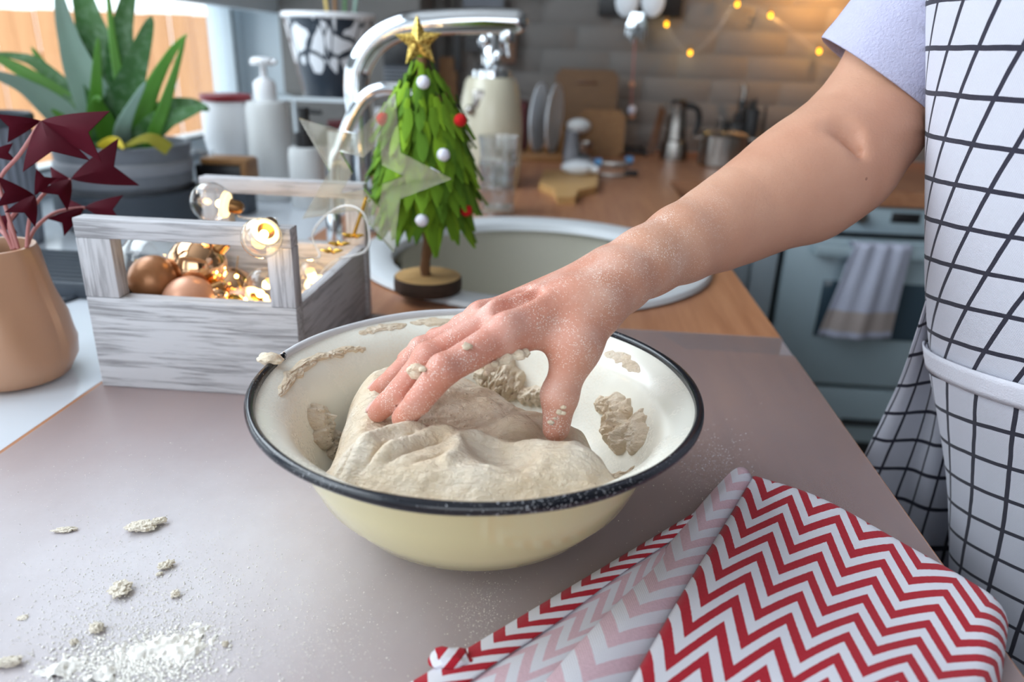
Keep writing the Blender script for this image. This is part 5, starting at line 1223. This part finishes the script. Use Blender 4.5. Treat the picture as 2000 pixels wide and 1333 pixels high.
def top_fn(u, v):
    p = bil(A0, A1, B0, B1, u, v)
    bulge = math.sin(PI * u) * .010 * (1 - v) ** 1.2
    d_ = nv(A1 - A0); p = p + np.array([d_[1], -d_[0], 0]) * 0 + np.array([0, 1, 0]) * bulge
    p[2] = ztp + .0035 * math.sin(PI * u) + .0018 * math.sin(u * 7 + v * 3) * math.sin(PI * u) + .0012 * math.sin(u * 3 - v * 9)
    e = min(u, 1 - u, v) ; p[2] -= .0045 * max(0, 1 - e / .035) ** 2
    if u > .93: p[2] -= .006 * ((u - .93) / .07) ** 1.5
    return p
wU = np.linalg.norm(A1 - A0); wV = np.linalg.norm(B0 - A0)
NU, NV_ = 4.7, 10.6
sheet(top_fn, 70, 80, lambda u, v: (u * NU * (1 + .25 * v), v * NV_ + .12 + u * .0), 'top_layer', M['chevron'])
# layers beneath: folded edges a little smaller and lower
def under_fn(k):
    def f(u, v):
        p = top_fn(min(1, max(0, .012 + .978 * u)), .012 + .988 * v); p[2] = max(ZT + .0012, p[2] - .0032 * k); return p
    return f
for k in (1, 2, 3): sheet(under_fn(k), 30, 40, lambda u, v: (u * NU + .3 * k, v * NV_ + .4 * k), 'folded_layer', M['chevron'])
# hem stitching on the top layer
mbs = MB()
for k in range(60):
    v0 = .01 + k * .0165; p, q = top_fn(.088, v0), top_fn(.088, v0 + .009); p[2] += .0004; q[2] += .0004; mbs.tube([p, q], .00035, 5)
obj('stitching', mbs, M['pomwhite'], tl).data.name = 'stitching'
# the reverse side lying to the left with a raised fold
L0, L1 = P(1428, 925, z=T + .006), P(1478, 938, z=T + .010); K0, K1 = P(1000, 1420, z=T + .004), P(1180, 1440, z=T + .010)
def fold_fn(u, v):
    p = bil(L0, L1, K0, K1, u, v); p[2] = T + .0035 + .0085 * math.sin(PI * min(1, u * .95 + .08)) * (1 - .2 * v) + .002 * math.sin(v * 9 + u * 3); return p
sheet(fold_fn, 24, 60, lambda u, v: (u * .9 + 3.1, v * NV_), 'raised_fold', M['chevron_back'])
F0, F1 = P(1398, 990, z=ZT + .002), P(1452, 985, z=ZT + .002); E0, E1 = P(800, 1352, z=ZT + .002), P(1085, 1420, z=ZT + .002)
def back_fn(u, v):
    p = bil(F0, F1, E0, E1, u, v); p[2] = ZT + .0022 + .0022 * math.sin(PI * u) + .0012 * math.sin(v * 14 + u * 4) * (u * (1 - u) * 4); return p
sheet(back_fn, 30, 70, lambda u, v: (u * 2.6, v * 12 + .3), 'reverse_layer', M['chevron_back'])
def hem_fn(u, v):
    a = back_fn(0, v); b = back_fn(min(.30, .30), v); p = a + (b - a) * (.02 + .98 * u) + np.array([-.002 * (1 - u), .001 * (1 - u), 0]); p[2] += .0016 + .0024 * math.sin(PI * u); return p
sheet(hem_fn, 14, 70, lambda u, v: (u * .62 + .2, v * 15), 'hem', M['chevron'])
crn = P(880, 1302, z=ZT + .004); mbc = lump((crn[0], crn[1], ZT + .0075), .0075, (1.5, .8, .7), 12, .5); mbc.uv = [(v[0] * 40, v[1] * 40 + v[2] * 60) for v in mbc.v]
obj('hem_knot', mbc, M['chevron'], tl)
# ------------------------------------------------------------------ the person kneading
pe = thing('person', (.36, .42, 0), 'person in lilac t-shirt and white checked apron kneading dough with one outstretched arm', 'person')
def depth(p): return float(-((np.asarray(p) - CAM) @ ROT)[2])
def PD(px, py, y): return P(px, py, y=y)
STEP = .0016
lo = np.array([-.135, .345, .955]); hi = np.array([.43, .70, 1.40]); N = np.ceil((hi - lo) / STEP).astype(int)
FLD = np.full(tuple(N), .05, np.float32)
ax_ = [lo[i] + STEP * np.arange(N[i]) for i in range(3)]
def cone_d(a, b, ra, rb, sl, flat=None):
    a = np.asarray(a, float); b = np.asarray(b, float)
    Xs = np.ix_(*[ax_[i][sl[i]] for i in range(3)])
    d = b - a; l2 = float(d @ d) + 1e-12
    px, py, pz = [(Xs[i] - a[i]).astype(np.float32) for i in range(3)]
    t = np.clip((px * d[0] + py * d[1] + pz * d[2]) / l2, 0, 1)
    return np.sqrt((px - t * d[0]) ** 2 + (py - t * d[1]) ** 2 + (pz - t * d[2]) ** 2) - (ra + (rb - ra) * t)
def put(a, b, ra, rb, k, fade=None, carve=False):
    """blend a tapered limb section into the body; k is the blend radius, fade=(centre, k0, size) makes it larger near a joint"""
    a = np.asarray(a, float); b = np.asarray(b, float); m = max(ra, rb) + (k if fade is None else max(k, fade[1])) + .004
    l = np.minimum(a, b) - m; h = np.maximum(a, b) + m
    sl = tuple(slice(max(0, int((l[i] - lo[i]) / STEP)), min(N[i], int((h[i] - lo[i]) / STEP) + 2)) for i in range(3))
    d = cone_d(a, b, ra, rb, sl); f = FLD[sl]
    if fade is not None:
        c, k0, s_ = fade; Xs = np.ix_(*[ax_[i][sl[i]] for i in range(3)]); q = (Xs[0] - c[0]) ** 2 + (Xs[1] - c[1]) ** 2 + (Xs[2] - c[2]) ** 2
        k = (k + (k0 - k) * np.exp(-q / s_ ** 2)).astype(np.float32)
    if carve:
        g = -d; hh = np.maximum(k - np.abs(f - g), 0) / k; FLD[sl] = np.maximum(f, g) + hh * hh * k * .25
    else:
        hh = np.maximum(k - np.abs(f - d), 0) / k; FLD[sl] = np.minimum(f, d) - hh * hh * k * .25
# arm: centre line and half-widths read along the limb
armpx = [((1212, 540), 58, .458), ((1262, 512), 62, .472), ((1332, 476), 71, .492), ((1400, 444), 80, .513), ((1452, 417), 89, .530), ((1510, 384), 99, .545), ((1560, 350), 105, .558), ((1610, 318), 106, .568), ((1655, 284), 106, .582), ((1695, 240), 104, .594), ((1735, 185), 104, .606), ((1770, 105), 98, .610), ((1792, 60), 92, .606)]
ap = [(PD(*p, y), h) for p, h, y in armpx]; ap = [(c, h * depth(c) / FPX) for c, h in ap]
for (a, ra), (b, rb) in zip(ap[1:-1], ap[2:]): put(a, b, ra, rb, .012)
put(PD(1585, 385, .56), PD(1650, 345, .57), .030, .028, .02)          # forearm muscle below the crook
for (a, b) in (((1622, 232), (1662, 262)), ((1648, 240), (1672, 300))):     # creases in the crook of the arm
    a, b = [PD(*q, .580) for q in (a, b)]; a, b = [q + nv(CAM - q) * .0490 for q in (a, b)]; put(a, b, .0030, .0018, .012, carve=True)
W_ = PD(1197, 546, .456); wax = nv([.66, -.70, .2])
w1, w2 = W_ + wax * .008, W_ - wax * .008
c1 = ap[1][0]
put(c1 + wax * .004, w1, ap[1][1] - .002, .0165, .012); put(c1 - wax * .004, w2, ap[1][1] - .002, .0165, .012)
put(PD(1176, 512, .474), PD(1180, 512, .472), .0085, .0085, .008)       # wrist bone
FG = dict(index=[(990, 652, 1.037), (866, 724, 1.0235), (816, 786, 1.004), (786, 816, .988)], middle=[(972, 627, 1.0385), (836, 700, 1.021), (782, 764, 1.0015), (738, 803, .986)],
          ring=[(940, 631, 1.032), (824, 686, 1.0155), (775, 734, .998), (738, 762, .985)], pinky=[(910, 642, 1.0235), (852, 664, 1.010), (812, 686, .999), (790, 700, .990)])
RD = dict(index=(.0108, .0093, .0078, .0060), middle=(.0108, .0092, .0077, .0060), ring=(.0103, .0086, .0072, .0056), pinky=(.0090, .0072, .0062, .0050))
J = {k: [P(a, b, z=z) for a, b, z in v] for k, v in FG.items()}
ws = {'index': w1, 'middle': W_ + wax * .002, 'ring': W_ - wax * .005, 'pinky': w2}
for k in FG: put(ws[k], J[k][0], .0145, RD[k][0] + .0008, .010)
for k in FG:                                                     # palm side
    put(ws[k] - np.array([0, 0, .006]), J[k][0] - np.array([0, 0, .005]), .012, .009, .010)
for k in ('index', 'middle', 'ring'):                            # tendons and knuckles
    up = np.array([0, -.18, .98]); a = ws[k] * .35 + J[k][0] * .65
    put(a + up * .0108, J[k][0] + up * .0095, .0020, .0034, .005)
    put(J[k][0] + up * .0042, J[k][0] + up * .0043, .0094, .0094, .006)
for a, b in (('index', 'middle'), ('middle', 'ring')):            # hollows between the knuckles
    m = (J[a][0] + J[b][0]) / 2 + np.array([0, -.002, .0115]); put(m, m * .72 + W_ * .28 + np.array([0, 0, .003]), .0038, .003, .007, carve=True)
# thumb
TH = [PD(1166, 598, .430), P(1128, 672, z=1.030), P(1093, 772, z=1.001), P(1086, 838, z=.9815)]
put(w1, TH[0], .0155, .0155, .010); put(TH[0], TH[1], .0160, .0133, .010); put(J['index'][0] * .45 + w1 * .55, TH[1], .013, .011, .010)
put(J['index'][0] * .75 + w1 * .25 - np.array([0, 0, .004]), TH[1] * .8 + TH[2] * .2, .0075, .0085, .009)
put(TH[1], TH[2], .0122, .0104, .008); put(TH[2], TH[3], .0104, .0082, .004); put(TH[2] + (0, -.002, 0), TH[2] + (0, -.002, .001), .0104, .0104, .004)
for k in ('pinky', 'ring', 'middle', 'index'):
    j, r = J[k], RD[k]; fd = (j[0], .007, .013)
    put(j[0], j[1], r[0], r[1] - .0006, .0012, fd)
    put(j[1], j[2], r[1] - .0004, r[2], .0012); put(j[2], j[3], r[2], r[3], .0012)
    put(j[1] + (0, -.0006, .0012), j[1] + (.0004, -.0006, .0012), r[1] - .0002, r[1] - .0002, .003)
    put(j[2] * .45 + j[3] * .55 - (0, 0, .001), j[3] - (0, 0, .001), r[3] + .0008, r[3], .002)
def surface_nets(F, lo, step):
    n = F.shape; s = F < 0
    corner = [(a, b, c) for a in (0, 1) for b in (0, 1) for c in (0, 1)]
    cnt = sum(s[a:n[0] - 1 + a, b:n[1] - 1 + b, c:n[2] - 1 + c].astype(np.int8) for a, b, c in corner)
    I = np.argwhere((cnt > 0) & (cnt < 8)); idx = -np.ones((n[0] - 1, n[1] - 1, n[2] - 1), np.int32); idx[tuple(I.T)] = np.arange(len(I))
    vals = {c: F[I[:, 0] + c[0], I[:, 1] + c[1], I[:, 2] + c[2]] for c in corner}; acc = np.zeros((len(I), 3)); num = np.zeros(len(I))
    for a in corner:
        for ax in range(3):
            if a[ax] == 0:
                b = list(a); b[ax] = 1; b = tuple(b); va, vb = vals[a], vals[b]; m = (va < 0) != (vb < 0); t = np.where(m, va / np.where(m, va - vb, 1), 0)
                p = np.tile(np.array(a, float), (len(I), 1)); p[:, ax] = t; acc[m] += p[m]; num[m] += 1
    V = lo + (I + acc / num[:, None]) * step; Q = []
    for ax in range(3):
        o1, o2 = [k for k in range(3) if k != ax]; sl0 = [slice(None)] * 3; sl1 = [slice(None)] * 3; sl0[ax] = slice(0, n[ax] - 1); sl1[ax] = slice(1, n[ax])
        E = np.argwhere(s[tuple(sl0)] != s[tuple(sl1)]); E = E[(E[:, o1] > 0) & (E[:, o2] > 0) & (E[:, o1] < n[o1] - 1) & (E[:, o2] < n[o2] - 1)]
        def at(d1, d2): e = E.copy(); e[:, o1] -= d1; e[:, o2] -= d2; return idx[tuple(e.T)]
        q = np.stack([at(1, 1), at(0, 1), at(0, 0), at(1, 0)], 1); fl = s[tuple(E.T)]
        if ax == 1: fl = ~fl
        q = np.where(fl[:, None], q, q[:, ::-1]); Q.append(q[(q >= 0).all(1)])
    return V, np.concatenate(Q)
Vb, Qb = surface_nets(FLD, lo, STEP)
me = bpy.data.meshes.new('body'); me.from_pydata((Vb - np.array(wloc(pe))).tolist(), [], Qb.tolist()); me.polygons.foreach_set('use_smooth', [True] * len(me.polygons))
body = link('body', me, M['skin'], pe); mod(body, 'SMOOTH', factor=.5, iterations=2)
del FLD
# nails
for k in ('index', 'middle', 'ring'):
    a, b = J[k][2], J[k][3]; t = nv(b - a); r = RD[k][3]; side = nv(np.cross(t, [0, 0, 1])); up = nv(np.cross(side, t)); c = b - t * .0005; G = []
    for i in range(7):
        v = i / 6; G.append([c + t * (-.0055 + .0105 * v) + side * r * .72 * math.sin(u) + up * (r * (.93 if v < .6 else .93 - .35 * (v - .6)) * math.cos(u * .9) + .0004) for u in np.linspace(-.95, .95, 7)])
    mod(obj('fingernail', MB().grid(G), M['nail'], pe), 'SOLIDIFY', thickness=.0006)
# dough stuck to the hand
def stuck(pts, r, seed):
    mb = MB()
    for i, (px, py, z) in enumerate(pts):
        c = P(px, py, z=z); l = lump(c, r * (1 + .35 * math.sin(i * 2.3)), (1.1, .7, .9), seed + i, .5, 2.5, 2); mb.add(l.v, l.f)
    obj('dough_smear', mb, M['dough'], pe)['kind'] = 'stuff'
def on_skin(px, py):
    """where the sight line first meets the skin"""
    r = ray(px, py); w = Vb - CAM; t = w @ r; d = np.linalg.norm(w - t[:, None] * r, axis=1); m = d < .0022
    return CAM + r * (t[m].min() if m.any() else .5)
def stuck2(px, r, seed):
    mb = MB()
    for i, (a, b) in enumerate(px):
        c = on_skin(a, b); l = lump(c, r * (1 + .3 * math.sin(i * 2.3)), (1, .6, .8), seed + i, .5, 2.5, 2); mb.add(l.v, l.f)
    obj('dough_smear', mb, M['dough'], pe)['kind'] = 'stuff'
stuck2([(1026, 690), (1014, 693), (1002, 697), (990, 701), (978, 707), (966, 712), (957, 720), (952, 730)], .0033, 100)
stuck2([(804, 724), (815, 720), (826, 722), (812, 732)], .0034, 120); stuck2([(912, 677)], .0030, 130)
stuck2([(1100, 796), (1092, 806), (1084, 818), (1076, 826), (1100, 808)], .0016, 140)
# --- t-shirt: sleeve and trunk
hc = P(1722, 163, y=.608); sx_ = nv(P(1806, 66, y=.604) - hc); RS = 147 * depth(hc) / FPX
left = P(1597, 100, y=.608) - hc; e1_ = nv(left - (left @ sx_) * sx_); e2_ = np.cross(sx_, e1_)
G = []; n = 72
for i in range(n):
    a = 2 * PI * i / n; row = []
    for k in range(26):
        v = k / 25; r = RS * (1 + .10 * v) * (1 + .02 * math.sin(a * 3 + v * 5) * v) + .0012 * float(fbm(np.array([math.cos(a) * 2, math.sin(a) * 2, v * 6]), 5, 3))
        if k < 2: r += .0008
        row.append(hc + sx_ * (v * .17) + (e1_ * math.cos(a) + e2_ * math.sin(a) * .92) * r)
    G.append(row)
sv = obj('sleeve', MB().grid(G, None, True), M['tshirt'], pe); mod(sv, 'SOLIDIFY', thickness=.0016, offset=-1); mod(sv, 'SUBSURF', levels=1, render_levels=1)
AA, BB, CYB, TH_ = .112, .168, .46, .80      # the trunk's half depth and half width; it is turned towards the viewer
zs_ = np.array([.50, .70, .83, .87, .905, .95, .997, 1.025, 1.137, 1.23, 1.42]); es_ = np.array([1871, 1867, 1865, 1865, 1860, 1838, 1821, 1817, 1815, 1815, 1818])
tt = np.linspace(0, 2 * PI, 361)
def ell(c, a, z, off=0.0):
    u, v = -(AA + off) * np.cos(a), (BB + off) * np.sin(a); ct, st_ = math.cos(TH_), math.sin(TH_)
    return np.stack([c + u * ct - v * st_, CYB + u * st_ + v * ct, z + 0 * a], -1)
def cx_of(z):
    e = float(np.interp(z, zs_, es_)); l, h = .1, .8
    for _ in range(28):
        m = (l + h) / 2; q = proj(ell(m, tt, z))[:, 0].min()
        if q < e: l = m
        else: h = m
    return (l + h) / 2
zl = np.linspace(.46, 1.40, 64); cxs = np.array([cx_of(z) for z in zl]); cxs = np.convolve(np.pad(cxs, 3, mode='edge'), np.ones(7) / 7, 'valid')
def trunk_pt(a, z, off=0.0):   # a = angle from straight ahead of the person
    return ell(float(np.interp(z, zl, cxs)), np.float64(a), z, off)
G = []; n = 80
for i in range(n):
    a = 2 * PI * i / n; row = []
    for z in np.linspace(.84, 1.40, 30):
        f = 1.0 if z < 1.30 else math.sqrt(max(.03, 1 - ((z - 1.30) / .105) ** 2)); p = trunk_pt(a, min(z, 1.38), -.004); c0 = float(np.interp(z, zl, cxs))
        row.append(np.array([c0 + (p[0] - c0) * f, CYB + (p[1] - CYB) * f, z]))
    G.append(row)
sh_ = obj('shirt', MB().grid(G, None, True), M['tshirt'], pe); mod(sh_, 'SOLIDIFY', thickness=.002, offset=-1)
lg = MB()
for dy in (-.085, .085):
    lg.lathe([(0, 0.0), (.05, .0), (.055, .1), (.06, .45), (.082, .84), (0, .9)], (cx_of(.86) + .02 - dy * .7, CYB + dy * .7, 0.005), 28)
obj('trousers', lg, M['trousers'], pe)
# --- apron
al_ = np.linspace(-1.6, 1.9, 400); pp_ = ell(0.0, al_, 0.0); arc_ = np.concatenate([[0], np.cumsum(np.linalg.norm(np.diff(pp_, axis=0), axis=1))])
def arc_u(a): return float(np.interp(a, al_, arc_))
CELL = .0269
pa = proj(np.array([trunk_pt(a, 1.147, .003) for a in al_]))[:, 0]; jm = int(np.argmin(pa)); a_ref = float(np.interp(-1845, -pa[:jm], al_[:jm])); U0 = arc_u(a_ref)
def ap_uv(a, z):
    u = arc_u(a) - U0; zz = z - 1.147; low = min(1, max(0, (1.15 - z) / .11))
    return (.95 * (u + .58 * zz) + CELL / 2, zz + .17 * u * low + CELL / 2)
def wrinkle(a, z): return .0030 * float(vnoise(np.array([a * 2.2 + z * 1.5, z * 5, 1.0]), 3)) + .0035 * math.sin(a * 6 + z * 2.2) * max(0, min(1, (1.0 - z) / .25))
G = []; UV = []; na, nz_ = 110, 90
aa = np.linspace(-1.25, 1.62, na); zz_ = np.linspace(.50, 1.38, nz_)
nar = lambda z: 1 - .5 * min(1, max(0, (z - 1.275) / .09)) ** 2          # the bib narrows above the chest
for a in aa:
    G.append([trunk_pt(a * nar(z), z, .003 + wrinkle(a, z)) for z in zz_]); UV.append([ap_uv(a * nar(z), z) for z in zz_])
ap_ = obj('apron', MB().grid(G, UV), M['apron'], pe); mod(ap_, 'SOLIDIFY', thickness=.0012, offset=0)
# pocket
def ptop(a): return .997 - .16 * (arc_u(a) - U0)
a_end = float(al_[jm]) + .12
G = []; UV = []; G2 = []
for a in np.linspace(-1.0, a_end, 80):
    zt0 = ptop(a); zs2 = np.linspace(.70, zt0, 40)
    G.append([trunk_pt(a, z, .0055 + wrinkle(a, z)) for z in zs2]); UV.append([(.95 * (arc_u(a) - U0 + .22 * (z - 1.0)) - .033, z - 1.147 + .27 * (arc_u(a) - U0) + CELL / 2 + .004) for z in zs2])
    G2.append([trunk_pt(a, z, .0076 + wrinkle(a, z)) for z in np.linspace(zt0 - .016, zt0 + .001, 5)])
pk = obj('pocket', MB().grid(G, UV), M['apron'], ap_); mod(pk, 'SOLIDIFY', thickness=.0014, offset=0)
hm = obj('pocket_hem', MB().grid(G2), plain('apron_hem', (214, 214, 224), .95, bump=.4, bscale=900), ap_); mod(hm, 'SOLIDIFY', thickness=.0012, offset=0)
# loose side of the skirt hanging beyond the trunk
Lb = [(1812, 578, .54), (1790, 648, .565), (1760, 735, .59), (1725, 812, .608), (1690, 885, .62), (1655, 965, .632), (1610, 1070, .645)]
Rb = [(1866, 560, .575), (1872, 660, .58), (1892, 760, .585), (1908, 860, .59), (1915, 960, .595), (1920, 1060, .60), (1925, 1180, .605)]
Ls = spline([P(a, b, y=y) for a, b, y in Lb], 50); Rs_ = spline([P(a, b, y=y) for a, b, y in Rb], 50)
G = []; UV = []
for i in range(50):
    u = i / 49; row = []; ur = []
    for k in range(50):
        v = k / 49; p = Ls[k] * (1 - u) + Rs_[k] * u; f = .009 * v ** .6 * math.sin(u * 11 + 1.2 * v) * min(1, u * 5)
        p = p + np.array([-.75, -.6, 0]) * f; p[0] = max(p[0], XE + .004) if p[2] < T + .004 else p[0]
        row.append(p); ur.append((u * (.12 + .07 * v) + v * .015, -v * .235 - u * .02 + .02))
    G.append(row); UV.append(ur)
fl_ = obj('apron_skirt', MB().grid(G, UV), M['apron'], ap_); mod(fl_, 'SOLIDIFY', thickness=.0012, offset=0)
# bib edge with its binding at the armhole
G = []; UV = []
for i in range(10):
    u = i / 9; row = []
    for k in range(24):
        v = k / 23; py = -60 + 195 * v; px = 1783 + 24 * v ** 3 + 34 * u; row.append(P(px, py, y=.60 + .02 * u))
    G.append(row); UV.append([(u * .02 + .003, -k * .006) for k in range(24)])
bb_ = obj('bib_edge', MB().grid(G, UV), M['apron'], ap_); mod(bb_, 'SOLIDIFY', thickness=.0014, offset=0)
